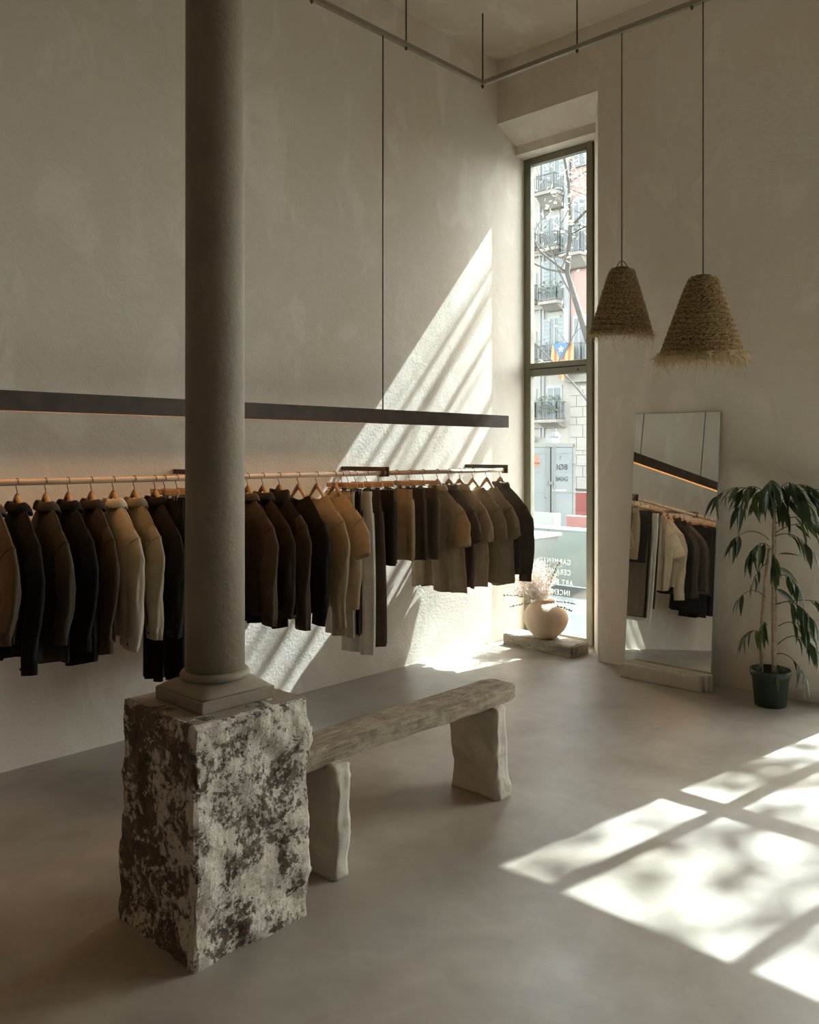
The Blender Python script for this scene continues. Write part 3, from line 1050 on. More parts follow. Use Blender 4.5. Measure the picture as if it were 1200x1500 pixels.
# ------------------------------------------------------------------ pendants
def pendant(loc, ztop, zbot, rt, rb, label, rows, seed, fr_len, dense, tilt, loops):
    rnd = random.Random(seed)
    root = tag(empty('pendant_lamp', (loc[0], loc[1], ztop)), label, 'lamp', 'straw pendant lamps')
    H = ztop - zbot
    Mt = Matrix.Rotation(tilt[0], 4, Vector((math.sin(R(YAW)), -math.cos(R(YAW)), 0))) @ Matrix.Rotation(tilt[1], 4, Vector((math.cos(R(YAW)), math.sin(R(YAW)), 0)))
    def rad(t):
        r = lerp(rt, rb, t ** .92)
        return r * (1 if t > .06 else lerp(.72, 1, t / .06))
    sh = MB()
    prof = [(rt * .25, .004)] + [(rad(k / 40) - .006 + .004 * math.sin(k / 40 * rows * 2 * PI), -H * k / 40) for k in range(41)]
    sh.lathe(prof, 48, cap0=True, cap1=False)
    inner = [(r - .008, z) for r, z in prof[2:]][::-1]
    sh.lathe(inner, 48, cap0=False, cap1=True)
    sh.xf(Mt).build('shade_lining', 'straw_shell', root, True)
    st = MB()
    for k in range(rows):
        for half in (0, 1):
            t = (k + .28 + .44 * half) / rows
            r = rad(t)
            n = max(10, int(2 * PI * r / .0165))
            for j in range(n):
                a = 2 * PI * (j + rnd.uniform(-.2, .2)) / n + k * .37
                tt = t + rnd.uniform(-.004, .004) + .5 / rows * (a % (2 * PI)) / (2 * PI)
                tt = min(tt, .995)
                rr = rad(tt) + rnd.uniform(-.001, .004)
                er = Vector((math.cos(a), math.sin(a), 0))
                et = Vector((-math.sin(a), math.cos(a), 0))
                sl = (er * (rb - rt) - Vector((0, 0, H))).normalized()
                nrm = et.cross(sl) * -1
                if nrm.dot(er) < 0:
                    nrm = -nrm
                ti = R(32) * (1 if half else -1) + rnd.uniform(-.15, .15)
                d = et * math.cos(ti) + sl * math.sin(ti)
                w = nrm.cross(d)
                c = er * rr + Vector((0, 0, -H * tt))
                ln, wd, th = H / rows * .55 + .006, H / rows * .17, .0075
                st.add([c - d * ln, c + d * ln, c + w * wd, c - w * wd, c + nrm * th, c - nrm * .001],
                       [(0, 2, 4), (2, 1, 4), (1, 3, 4), (3, 0, 4), (2, 0, 5), (1, 2, 5), (3, 1, 5), (0, 3, 5)])
    so = st.xf(Mt).build('woven_straw', 'straw', root)
    so['kind'] = 'stuff'
    fr_ = MB()
    for j in range(dense):
        a = rnd.uniform(0, 2 * PI)
        er = Vector((math.cos(a), math.sin(a), 0))
        et = Vector((-math.sin(a), math.cos(a), 0))
        p = er * (rb - rnd.uniform(0, .012)) + Vector((0, 0, -H + rnd.uniform(0, .03)))
        d = (er * rnd.uniform(-.5, .7) + et * rnd.uniform(-1.1, 1.1) + Vector((0, 0, -rnd.uniform(.35, 1.0)))).normalized()
        L = rnd.uniform(.3, 1.0) * fr_len * (1.9 if rnd.random() < .06 else 1)
        curl = Vector((rnd.uniform(-1, 1), rnd.uniform(-1, 1), rnd.uniform(-.9, .5)))
        pts = [p]
        n = 7
        for k in range(n):
            d = (d + curl * (.16 + .12 * rnd.random()) + Vector((0, 0, -.04))).normalized()
            p = p + d * (L / n)
            pts.append(p)
        fr_.tube(pts, [.0013] * 5 + [.0009] * 3, 3, False)
    fo = fr_.xf(Mt).build('fringe', 'straw_fringe', root)
    fo['kind'] = 'stuff'
    # straw rim
    rim = MB()
    for q in range(3):
        pts = [((rb - .004 * q) * math.cos(2 * PI * i / 60), (rb - .004 * q) * math.sin(2 * PI * i / 60), -H + .008 * q + .003 * math.sin(i * 2.3 + q)) for i in range(61)]
        rim.tube(pts, .006, 5, False)
    rim.xf(Mt).build('rim', 'straw_fringe', root)
    if loops:
        lp = MB()
        for q in range(3):
            a = 2 * PI * q / 3 + .6
            lp.tube([(0, 0, .045), (.022 * math.cos(a), .022 * math.sin(a), .028), (.042 * math.cos(a), .042 * math.sin(a), -.006)], .0035, 6)
        lp.build('straw_loops', 'jute_cord', root)
    MB().tube([(0, 0, 0), (0, 0, ZR - ztop - .014)], .0048, 8).build('cord', 'jute_cord', root)
    MB().lathe([(.022, 0), (.022, -.06), (.012, -.062)], 16).build('bulb_socket', 'black_pin', root)
    return root
pendant((XR, 2.911), 2.900, 2.455, .068, .205, 'smaller straw pendant lamp hanging closest to the window', 13, 3, .085, 420, (R(6.5), R(-1)), True)
pendant((XR, 2.340), 2.765, 2.265, .072, .252, 'larger straw pendant lamp with thick pale fringe, right of the smaller one', 15, 8, .105, 1800, (R(5.5), R(-.7)), False)

# ------------------------------------------------------------------ vase, plank, dried flowers
vp = rough_box(.25, .71, .098, .0125, .010, 5, .012, 31).build('timber_block', 'vase_plank_wood', None, False)
vp.location = (5.945, 4.075, 0)
vp.rotation_euler = (0, 0, R(-1.5))
tag(vp, 'short weathered timber beam lying on the floor under the vase', 'wood block')
VX, VY = 5.945, 4.066
vz = tag(empty('vase', (VX, VY, .0985)), 'round pale terracotta vase standing on the timber block by the window', 'vase')
prof = [(.085, 0), (.095, .008), (.128, .04), (.162, .085), (.182, .135), (.185, .175), (.172, .222), (.145, .262), (.108, .288), (.082, .300), (.078, .310), (.084, .318), (.082, .320), (.072, .312), (.070, .300), (.09, .285), (.10, .27)]
def cr_(pr, n=4):
    out_ = []
    for i in range(len(pr) - 1):
        p0, p1, p2, p3 = pr[max(0, i - 1)], pr[i], pr[i + 1], pr[min(len(pr) - 1, i + 2)]
        for k in range(n):
            t = k / n
            out_.append(tuple(.5 * (2 * b1 + (c1 - a1) * t + (2 * a1 - 5 * b1 + 4 * c1 - d1) * t * t + (-a1 + 3 * b1 - 3 * c1 + d1) * t ** 3) for a1, b1, c1, d1 in zip(p0, p1, p2, p3)))
    out_.append(pr[-1])
    return out_
MB().lathe(cr_(prof), 56, cap0=True, cap1=True).build('vase_body', 'ceramic', vz, True)

fw = tag(empty('dried_flowers', (VX, VY, .40)), 'bunch of pale dried filler flowers in the round vase', 'dried flowers')
rnd = random.Random(4)
stems, bl_ = MB(), MB()
def octa(mb, c, r):
    c = Vector(c)
    q = Quaternion((rnd.random(), rnd.random(), rnd.random(), rnd.random())).normalized()
    ax = [q @ Vector(v_) * r for v_ in ((1, 0, 0), (0, 1, 0), (0, 0, .7))]
    mb.add([c + ax[0], c - ax[0], c + ax[1], c - ax[1], c + ax[2], c - ax[2]],
           [(0, 2, 4), (2, 1, 4), (1, 3, 4), (3, 0, 4), (2, 0, 5), (1, 2, 5), (3, 1, 5), (0, 3, 5)])
for s in range(60):
    a = rnd.uniform(0, 2 * PI)
    lean = rnd.uniform(.15, 1.15)
    L = rnd.uniform(.16, .34)
    # the bunch leans to the clothes side (+Y) and a little to the camera
    d = Vector((math.cos(a) * lean * .75 - .22, math.sin(a) * lean * .75 + .38, 1)).normalized()
    p = Vector((rnd.uniform(-.03, .03), rnd.uniform(-.03, .03), -.06))
    pts = [p]
    for k in range(6):
        d = (d + Vector((rnd.uniform(-.12, .12), rnd.uniform(-.12, .12), -.05 * lean))).normalized()
        p = p + d * ((L + .06) / 6)
        p.y = min(p.y, YW - VY - .06)
        pts.append(p)
    stems.tube(pts, .0013, 3, False)
    for k in range(2, 7):
        for q in range(5):
            b0 = pts[k]
            dd = (d + Vector((rnd.uniform(-1.2, 1.2), rnd.uniform(-1.2, 1.2), rnd.uniform(-.6, .9)))).normalized()
            b1 = b0 + dd * rnd.uniform(.02, .06)
            b1.y = min(b1.y, YW - VY - .03)
            stems.tube([b0, b1], .0007, 3, False)
            for r_ in range(3):
                octa(bl_, b1 + Vector((rnd.uniform(-.012, .012), rnd.uniform(-.012, .012), rnd.uniform(-.012, .012))), rnd.uniform(.0036, .0072))
stems.build('stems', 'dry_stem', fw)['kind'] = 'stuff'
bl_.build('blossoms', 'blossom', fw)['kind'] = 'stuff'
for (dx, dy, up, L) in ((-.02, -.10, .95, .40), (-.05, -.75, .38, .30), (-.10, -.95, .22, .27), (-.15, 1.0, .12, .34), (-.3, .9, .45, .38)):
    fb = MB()
    d = Vector((dx, dy, up)).normalized()
    p = Vector((0, 0, -.03))
    pts = [p]
    for k in range(12):
        d = (d + Vector((0, -.03 if dy < 0 else .02, -.045))).normalized()
        p = p + d * L / 12
        pts.append(p)
    fb.tube(pts, .0018, 4, False)
    for k in range(4, 13):
        for q in range(4):
            octa(fb, pts[k] + Vector((rnd.uniform(-.009, .009), rnd.uniform(-.009, .009), rnd.uniform(-.007, .007))), rnd.uniform(.004, .007))
    fb.build('frond', 'dark_frond', fw)

# ------------------------------------------------------------------ potted plant
PX, PY = 5.640, 2.105
pt_ = tag(empty('potted_plant', (PX, PY, 0)), 'tall drooping long-leaved plant in a dark green pot right of the mirror', 'plant')
MB().lathe([(.092, 0), (.097, .004), (.113, .185), (.115, .186), (.122, .190), (.127, .232), (.124, .236), (.118, .234), (.110, .195)], 48, cap1=False).build('pot', 'pot_plastic', pt_, True)
MB().lathe([(.002, .205), (.06, .207), (.113, .200)], 32, cap0=True, cap1=False).build('soil', 'soil', pt_, True)
RT = Vector((math.sin(R(YAW)), -math.cos(R(YAW)), 0))       # along the picture's width
FD = Vector((math.cos(R(YAW)), math.sin(R(YAW)), 0))
def PP(r, z, f=0.0):
    return RT * r + FD * f + Vector((0, 0, z))
canes = [
    [(-.050, .20, .02), (-.045, .50, .03), (-.028, .80, .02), (-.010, 1.02, .0)],
    [(.012, .20, -.02), (.010, .55, -.02), (.014, .90, -.01), (.022, 1.25, .0), (.024, 1.36, 0)],
    [(.040, .20, .03), (.042, .55, .02), (.036, .95, .015), (.034, 1.32, .01)],
]
for k, cpts in enumerate(canes):
    pts = [PP(*p) for p in cpts]
    fine = []
    for i in range(len(pts) - 1):
        for q in range(7):
            fine.append(pts[i].lerp(pts[i + 1], q / 7))
    fine.append(pts[-1])
    rad = [(.0125 - .004 * i / len(fine)) * (1.14 if i % 3 == 0 else .95) for i in range(len(fine))]
    MB().tube(fine, rad, 9).build('cane', 'cane_bark', pt_, True)

def leaf_src(name, mat):
    n = 7
    vs, fs = [], []
    for k in range(n + 1):
        t = k / n
        w = .115 * math.sin(PI * min(1, t ** .75 * .98 + .01)) * (1 - .25 * t) + .002
        cz = -.14 * t * t
        vs += [(t, -w, cz + .05 * w / .12), (t, 0, cz), (t, w, cz + .05 * w / .12)]
    for k in range(n):
        for q in (0, 1):
            fs.append((k * 3 + q, k * 3 + q + 1, (k + 1) * 3 + q + 1, (k + 1) * 3 + q))
    mb = MB()
    mb.v, mb.f = vs, fs
    o = mb.build(name, mat, pt_, True)
    return o
LS = {'d': leaf_src('leaf', 'leaf_dark'), 'l': leaf_src('leaf', 'leaf_light')}
first = {'d': True, 'l': True}
rnd = random.Random(12)
def put_leaf(p, d, L, kind, roll=0.0):
    d = Vector(d).normalized()
    side = d.cross(Vector((0, 0, 1)))
    if side.length < .05:
        side = RT.copy()
    side.normalize()
    side = (Matrix.Rotation(roll, 3, d) @ side)
    up = side.cross(d).normalized()
    M = Matrix((d, up.cross(d), up)).transposed().to_4x4()
    if first[kind]:
        o = LS[kind]
        first[kind] = False
    else:
        o = share('leaf', LS[kind], pt_)
    o.matrix_local = Matrix.Translation(p) @ M @ Matrix.Diagonal((L, L * rnd.uniform(.85, 1.15), L, 1))
SHIFT = Vector((-.0, 0, 0))
def spray(p0, p1, arch, n, L, light=.25, droop=1.0, start=.25):
    """a thin twig from p0 to p1 (width, height, depth) with drooping leaves along it"""
    p1 = (p1[0], p1[1], (p1[2] if p1[0] < .05 else min(p1[2], .0) - .55 * (p1[0] - .05)))
    a, b_ = PP(*p0), PP(*p1)
    pts = []
    for k in range(9):
        t = k / 8
        pts.append(a.lerp(b_, t) + Vector((0, 0, arch * 4 * t * (1 - t))))
    MB().tube(pts, [.0038 - .0025 * k / 8 for k in range(9)], 5).build('twig', 'twig_green', pt_, True)
    for k in range(n):
        t = lerp(start, 1, (k + .5) / n)
        i = min(7, int(t * 8))
        p = pts[i].lerp(pts[i + 1], t * 8 - i)
        tan = (pts[i + 1] - pts[i]).normalized()
        sd = (1 if k % 2 else -1)
        d = tan * rnd.uniform(.35, .9) + tan.cross(Vector((0, 0, 1))) * sd * rnd.uniform(.2, .7) + Vector((0, 0, -droop * rnd.uniform(.5, 1.3)))
        put_leaf(p, d, L * rnd.uniform(.85, 1.25), 'l' if rnd.random() < light else 'd', rnd.uniform(-.9, .9))
    tan = (pts[-1] - pts[-2]).normalized()
    put_leaf(pts[-1], tan + Vector((0, 0, -.5 * droop)), L, 'l' if rnd.random() < light else 'd', rnd.uniform(-.5, .5))
# crown
spray((.00, 1.30, 0), (-.37, 1.365, -.06), .085, 9, .165, .5, 1.1, .22)
spray((.00, 1.28, 0), (-.26, 1.30, -.14), .07, 7, .165, .3, 1.1)
spray((.02, 1.34, 0), (-.03, 1.47, -.10), .03, 7, .155, .1, 1.2)
spray((.02, 1.34, 0), (.10, 1.45, -.08), .04, 7, .165, .1, 1.3)
spray((.02, 1.34, 0), (.02, 1.44, .09), .04, 6, .155, .2, 1.2)
spray((.03, 1.30, 0), (.36, 1.36, -.07), .08, 9, .170, .45, 1.0, .22)
spray((.03, 1.28, 0), (.28, 1.30, .07), .06, 7, .165, .35, 1.1)
spray((.03, 1.25, 0), (.16, 1.31, -.16), .06, 7, .165, .1, 1.4)
spray((.02, 1.30, 0), (-.10, 1.38, -.15), .05, 6, .155, .1, 1.4)
spray((.02, 1.32, 0), (-.20, 1.40, -.02), .06, 7, .165, .4, 1.2, .3)
spray((.02, 1.32, 0), (.22, 1.42, -.02), .06, 7, .165, .4, 1.1, .3)
spray((.02, 1.30, -.02), (.04, 1.28, -.15), .05, 7, .165, .05, 1.8, .3)
# right mid cascade
spray((.03, 1.18, 0), (.33, 1.12, -.04), .08, 9, .155, .3, 1.2, .3)
spray((.03, 1.12, 0), (.26, 1.17, .06), .04, 5, .14, .3, 1.1, .4)
put_leaf(PP(.045, .985, -.02), RT + Vector((0, 0, .03)), .16, 'd', .2)
# long left arm
spray((-.01, 1.08, 0), (-.27, 1.07, -.05), .06, 4, .15, .1, .9, .78)
spray((.0, 1.02, -.02), (-.17, 1.00, -.10), .05, 7, .16, .1, 1.3, .3)
spray((.0, .98, -.04), (-.02, .92, -.13), .03, 6, .155, .1, 1.6, .2)
spray((-.02, .92, 0), (-.14, .80, -.06), .03, 4, .10, .1, 1.0, .5)
put_leaf(PP(.05, .90, -.02), RT * .8 + Vector((0, 0, -.6)), .17, 'l', 1.2)
put_leaf(PP(.03, .76, -.02), RT * .8 + Vector((0, 0, -.55)), .18, 'd', 1.2)
spray((.03, 1.10, 0), (.20, 1.03, -.06), .05, 6, .15, .2, 1.3, .3)
spray((.03, .84, -.02), (.13, .78, -.08), .04, 5, .15, .1, 1.5, .3)
# lower sprays
spray((-.03, .70, 0), (-.22, .70, -.04), .05, 2, .12, .0, 1.0, .8)
spray((-.03, .42, 0), (-.20, .44, -.05), .06, 6, .13, .15, 1.0, .35)
spray((-.03, .52, -.02), (-.10, .50, -.10), .04, 4, .14, .1, 1.5, .3)
spray((.04, .66, -.02), (.19, .60, -.08), .05, 8, .155, .0, 1.5, .3)
spray((.04, .66, 0), (.38, .66, -.03), .04, 7, .13, .2, 1.1, .45)
spray((.04, .52, -.03), (.17, .52, -.10), .04, 6, .15, .05, 1.6, .35)
spray((.04, .40, -.02), (.22, .40, -.08), .07, 8, .14, .1, 1.4, .4)
spray((.03, .34, -.03), (.15, .22, -.12), .05, 4, .13, .15, 1.5, .5)
spray((.0, .26, -.05), (-.01, .22, -.13), .03, 3, .11, .2, 1.6, .3)


# ------------------------------------------------------------------ the street outside
gz = -.02
pv = MB().box(XO, 9.4, YB - .3, 60, -.4, gz).box(-40, 9.4, -8.5, YB - .3, -.4, gz)
struct(pv.build('pavement', 'pavement'), 'pale paved footpath outside the window')
struct(MB().box(9.4, 60, -40, 60, -.45, gz - .10).box(-40, 9.4, -40, -8.5, -.45, gz - .10).build('road', 'asphalt'), 'grey street surface outside')

def fy(n):      # facade grid: 4 cm steps to the right of the first bay
    return 24.82 - .04 * n
def fz(y):      # facade height grid, 33 mm steps
    return 1.65 + (662 - y) * .0332
XF = 35.0
bA = tag(empty('apartment_building', (XF, 25.5, gz - .1)), 'cream stone apartment house with iron balconies seen through the window', 'building')
bA_inv = Matrix.Translation((-XF, -25.5, -(gz - .1)))
bB = tag(empty('apartment_building', (XF, 22.0, gz - .1)), 'salmon pink apartment house right of the cream one, seen through the window', 'building')
bB_inv = Matrix.Translation((-XF, -22.0, -(gz - .1)))
def bpart(b_, name, mb, mat, parent=None, bevel=0):
    inv = bA_inv if b_ is bA else bB_inv
    return mb.xf(inv).build(name, mat, parent or b_, False, bevel)
bpart(bA, 'facade_wall', MB().box(XF, XF + 6, fy(57), 38, gz - .1, 21), 'facade_cream')
bpart(bA, 'corner_pilaster', MB().box(XF - .18, XF + .3, fy(57), fy(51), fz(560), 21), 'facade_pale')
bpart(bB, 'facade_wall', MB().box(XF + .05, XF + 6, 20.55, fy(57), fz(560), 19), 'facade_pink')
bpart(bB, 'stone_base', MB().box(XF - .02, XF + 6, 20.9, fy(57), gz - .1, fz(562)), 'facade_stone')
bpart(bB, 'corner_pilaster', MB().box(XF - .05, XF + .3, fy(86.5), fy(83.5), fz(560), 19), 'facade_pale')
bpart(bB, 'doorway', MB().box(XF - .05, XF + .2, 19.6, 20.9, gz - .1, fz(597)), 'far_glass')
# coursed blocks of the stone base
yk = fz(565)
row = 0
for z0 in [fz(v_) for v_ in (650, 640, 624, 610, 597, 580, 566)]:
    pass
rows_ = [gz - .1, .45, .98, 1.5, fz(660), fz(641), fz(623), fz(612), fz(597), fz(581), fz(566)]
for k in range(len(rows_) - 1):
    y = fy(51) - .03
    off = .35 if k % 2 else 0.0
    cuts = [fy(57) - .02, fy(57) - .40 - off, 20.95 if off else 21.55, 20.92]
    cuts = [c_ for i, c_ in enumerate(cuts) if i == 0 or c_ < cuts[i - 1] - .05]
    for i in range(len(cuts) - 1):
        bpart(bB, 'stone_block', MB().box(XF - .07, XF, cuts[i + 1] + .015, cuts[i] - .015, rows_[k] + .015, rows_[k + 1] - .015), 'facade_stone')
bpart(bB, 'cornice', MB().box(XF - .35, XF + .1, 20.9, fy(57), fz(562), fz(551)), 'ledge_stone')

def win(b_, n0, n1, y0, y1, shut=0, mat='far_glass'):
    f = bpart(b_, 'window', MB().box(XF - .06, XF + .02, fy(n1) - .10, fy(n0) + .10, fz(y1) - .05, fz(y0) + .14), 'facade_pale')
    inv = bA_inv if b_ is bA else bB_inv
    MB().box(XF - .075, XF - .055, fy(n1), fy(n0), fz(y1), fz(y0)).xf(inv).build('pane', mat, f)
    mid = (fy(n0) + fy(n1)) / 2
    MB().box(XF - .10, XF - .07, mid - .03, mid + .03, fz(y1), fz(y0)).xf(inv).build('window_bar', 'facade_pale', f)
    if shut:
        for (a0, a1) in ((fy(n1) - .42, fy(n1) - .04), (fy(n0) + .04, fy(n0) + .42)):
            mb = MB()
            mb.box(XF - .13, XF - .065, a0, a1, fz(y1), fz(y0))
            for q in range(10):
                zq = lerp(fz(y1), fz(y0), (q + .5) / 10)
                mb.box(XF - .15, XF - .13, a0 + .04, a1 - .04, zq - .03, zq + .03)
            mb.xf(inv).build('shutter', 'shutter_blue', f)
    return f
def balcony(b_, n0, n1, ytop, ybot, depth=.75, corbel=14, plants=0):
    inv = bA_inv if b_ is bA else bB_inv
    ya, yb = fy(n1), fy(n0)
    s = bpart(b_, 'balcony', MB().box(XF - depth, XF, ya, yb, fz(ybot) - .14, fz(ybot)), 'ledge_stone')
    cb = MB().prism([(XF - depth * .85, fz(ybot) - .14), (XF, fz(ybot) - .14), (XF, fz(ybot + corbel)), (XF - depth * .25, fz(ybot + corbel))], ya + .06, yb - .06, 'y')
    cb.xf(inv).build('corbel', 'ledge_stone', s)
    r = MB()
    zt = fz(ytop)
    x0 = XF - depth + .04
    nb = max(4, int((yb - ya) / .11))
    for k in range(nb + 1):
        y = lerp(ya + .03, yb - .03, k / nb)
        r.box(x0 - .012, x0 + .012, y - .012, y + .012, fz(ybot), zt)
    for k in range(5):
        x = lerp(x0, XF, k / 5)
        for y in (ya + .03, yb - .03):
            r.box(x - .012, x + .012, y - .012, y + .012, fz(ybot), zt)
    for zz in (zt, fz(ybot) + .08):
        r.box(x0 - .03, x0 + .03, ya, yb, zz - .02, zz + .02)
        for y in (ya + .03, yb - .03):
            r.box(x0, XF, y - .02, y + .02, zz - .02, zz + .02)
    r.xf(inv).build('railing', 'iron', s)
    if plants:
        g = MB()
        rr = random.Random(int(n0 * 31 + ytop))
        for k in range(plants):
            c = Vector((XF - depth * rr.uniform(.3, 1.05), rr.uniform(ya, yb), rr.uniform(fz(ybot) + .3, zt + .35)))
            s_ = rr.uniform(.06, .13)
            d1 = Vector((rr.uniform(-1, 1), rr.uniform(-1, 1), rr.uniform(-1, 1))).normalized() * s_
            d2 = d1.orthogonal().normalized() * s_ * .6
            g.add([c - d1, c + d2, c + d1, c - d2], [(0, 1, 2, 3)])
        g.xf(inv).build('balcony_plants', 'balcony_leaf', s)['kind'] = 'stuff'
# cream house, bay by bay from the top
win(bA, 31, 42, 225, 284, 1)
balcony(bA, 21, 51, 261, 285, 1.0, 20)
win(bA, 30, 41, 318, 364, 1)
balcony(bA, 24, 51, 342, 365, .7, 8, 20)
win(bA, 31, 41, 380, 442, 1)
balcony(bA, 24, 51, 423, 443, .8, 12, 60)
win(bA, 31, 41, 466, 527, 1)
balcony(bA, 24, 50, 506, 530, .7, 10, 20)
win(bA, 26, 44, 568, 614, 0)
balcony(bA, 19, 51, 589, 615, .8, 10, 120)
for (y0, y1, yr) in ((322, 352, 336), (398, 437, 413), (486, 525, 502), (572, 613, 588)):
    win(bA, -2, 6, y0, y1, 0)
    balcony(bA, -6, 10, yr, y1, .6, 8, 40)
for yc in (366, 446, 533, 622):
    bpart(bA, 'string_course', MB().box(XF - .16, XF, fy(51), 37, fz(yc) - .14, fz(yc) + .1), 'ledge_stone')
for n in (15, 20):
    bpart(bA, 'drain_pipe', MB().tube([(XF - .1, fy(n), fz(640)), (XF - .1, fy(n), 20.9)], .05, 8), 'facade_pale')
bpart(bA, 'roof_cornice', MB().box(XF - .6, XF + 6.2, fy(57), 38, 21, 21.5), 'ledge_stone')
# salmon house
win(bB, 64, 78, 300, 378, 0)
balcony(bB, 56, 85, 343, 380, .9, 18, 25)
win(bB, 64, 78, 470, 534, 0)
balcony(bB, 56, 85, 508, 540, .8, 10)
for y0, y1 in ((180, 250),):
    win(bB, 64, 78, y0, y1, 0)
bpart(bB, 'roof_cornice', MB().box(XF - .5, XF + 6.2, 20.4, fy(57), 19, 19.4), 'ledge_stone')

# flag hung from the balcony
fg = tag(empty('flag', (XF - .92, fy(61), fz(558))), 'striped flag with blue triangle and white star draped over the far balcony', 'flag')
fm = Matrix.Translation((-(XF - .92), -fy(61), -fz(558)))
fy0, fy1, fzt, fzb = fy(76), fy(46), fz(508), fz(560)
nst = 9
for k in range(nst):
    a0, a1 = lerp(fy0, fy1, k / nst), lerp(fy0, fy1, (k + 1) / nst)
    mb = MB()
    rr_ = []
    for q in range(9):
        t = q / 8
        zb = lerp(fzt, fzb + .5 * abs((k + .5) / nst - .5) * 2, t)
        x0 = XF - .93 + .05 * math.sin(k * .9 + t * 4)
        x1 = XF - .93 + .05 * math.sin((k + 1) * .9 + t * 4)
        rr_.append([(x0, a0, zb), (x1, a1, zb), (x1 + .012, a1, zb), (x0 + .012, a0, zb)])
    mb.loft(rr_, True, True, True)
    mb.xf(fm).build('stripe', 'flag_yellow' if k % 2 == 0 else 'flag_red', fg)
ym = (fy0 + fy1) / 2
MB().prism([(fy0 + .12, fzt + .02), (fy1 - .12, fzt + .02), (ym, fzt - .78)], XF - 1.02, XF - .995, 'x').xf(fm).build('triangle', 'flag_blue', fg)
star = []
for k in range(10):
    a = PI / 2 + k * PI / 5
    r = .17 if k % 2 == 0 else .07
    star.append((ym + r * math.cos(a), fzt - .27 + r * math.sin(a)))
MB().prism(star, XF - 1.045, XF - 1.02, 'x').xf(fm).build('star', 'white_letter', fg)

# wall signs
sg = MB().box(XF - .1, XF - .02, fy(40), fy(23), fz(649), fz(635)).build('wall_sign', 'barrier_white')
tag(sg, 'blank white signboard on the cream house above the container', 'sign')
cs = tag(empty('cross_sign', (XF - .3, fy(6), fz(648))), 'green cross sign on the far cream house', 'sign')
MB().box(-.05, .05, -.22, .22, .12, .28).build('cross_bar', 'sign_green', cs)
MB().box(-.055, .055, -.08, .08, 0.0, .40).build('cross_bar', 'sign_green', cs)

# street lantern behind the container
LXp, LYp = 19.5, 13.02
sl_ = tag(empty('street_lamp', (LXp, LYp, gz - .1)), 'street lantern with dark cap rising behind the grey container', 'street lamp')
z1 = 1.90
MB().tube([(0, 0, 0), (0, 0, z1)], .05, 10).build('post', 'iron', sl_)
MB().lathe([(.09, z1), (.125, z1 + .27)], 6, (0, 0, .0)).build('lantern_glass', 'lamp_white', sl_)
MB().lathe([(.16, z1 + .27), (.15, z1 + .30), (.07, z1 + .40), (.03, z1 + .42), (.03, z1 + .47), (.004, z1 + .50)], 12).build('cap', 'iron', sl_)

# shipping container with doors
CX, CYc = 14.75, 9.965
ct = tag(empty('container', (CX, CYc, gz - .1), R(33.5)), 'pale grey steel container with closed doors across the street', 'container')
CH = 1.92
ct.scale = (1, .87, 1)
MB().box(.04, 1.4, -.56, .56, .0, CH).build('container_body', 'container_paint', ct, False, .01)
MB().box(.0, .06, -.57, .57, CH - .05, CH + .03).build('header', 'container_trim', ct)
for s in (-1, 1):
    MB().box(.0, .06, s * .545 - .03, s * .545 + .03, 0, CH).build('corner_post', 'container_trim', ct)
    d = MB().box(.0, .045, s * .26 - .245, s * .26 + .245, .08, CH - .06).build('door', 'container_paint', ct, False, .004)
    for zq in (.45, .93, 1.36, 1.75):
        MB().box(-.008, .004, s * .29 - .20, s * .29 + .20, zq - .008, zq + .008).build('door_rib', 'container_trim', d)
    MB().tube([(-.02, s * .085, .05), (-.02, s * .085, CH - .02)], .014, 8).build('lock_rod', 'container_trim', d)
    for zq in (.22, .95, 1.55):
        MB().box(-.03, .02, s * .545 - .035, s * .545 + .045, zq - .025, zq + .025).build('hinge', 'container_trim', d)
MB().box(-.004, .05, -.016, .016, .06, CH - .05).build('door_gap', 'dark_gap', ct)
MB().box(-.05, .0, -.05, .05, 1.10, 1.16).build('lock_box', 'iron', ct)
MB().lathe([(.05, 0), (.05, .02), (.03, .03)], 10).xf(Matrix.Translation((-.005, .10, .86)) @ Matrix.Rotation(R(-90), 4, 'Y')).build('lock_plate', 'iron', ct)
stk = [(.335, 1.73), (.265, 1.64), (.265, 1.50), (.295, 1.46), (.375, 1.46), (.405, 1.50), (.405, 1.64)]
MB().prism(stk, -.012, -.006, 'x').build('sticker', 'sticker_coral', ct)['label'] = 'coral house-shaped sticker'
rotm = (R(90), 0, R(-90))
text_mesh('sticker_print', 'HOMS', .062, 'marker_ink', ct, (-.014, .41, 1.515), rotm, 1.0, .001, .9)
text_mesh('scrawl', 'I', .11, 'marker_ink', ct, (-.008, -.21, 1.62), rotm, 1, .001)
text_mesh('scrawl', 'IØ8', .17, 'marker_ink', ct, (-.008, -.13, 1.40), rotm, 1, .001)
text_mesh('scrawl', 'BASAG', .13, 'marker_ink', ct, (-.008, -.12, 1.17), rotm, .9, .001, .75)
MB().box(-.02, -.008, -.36, -.03, .95, 1.0).build('tape', 'barrier_white', ct)

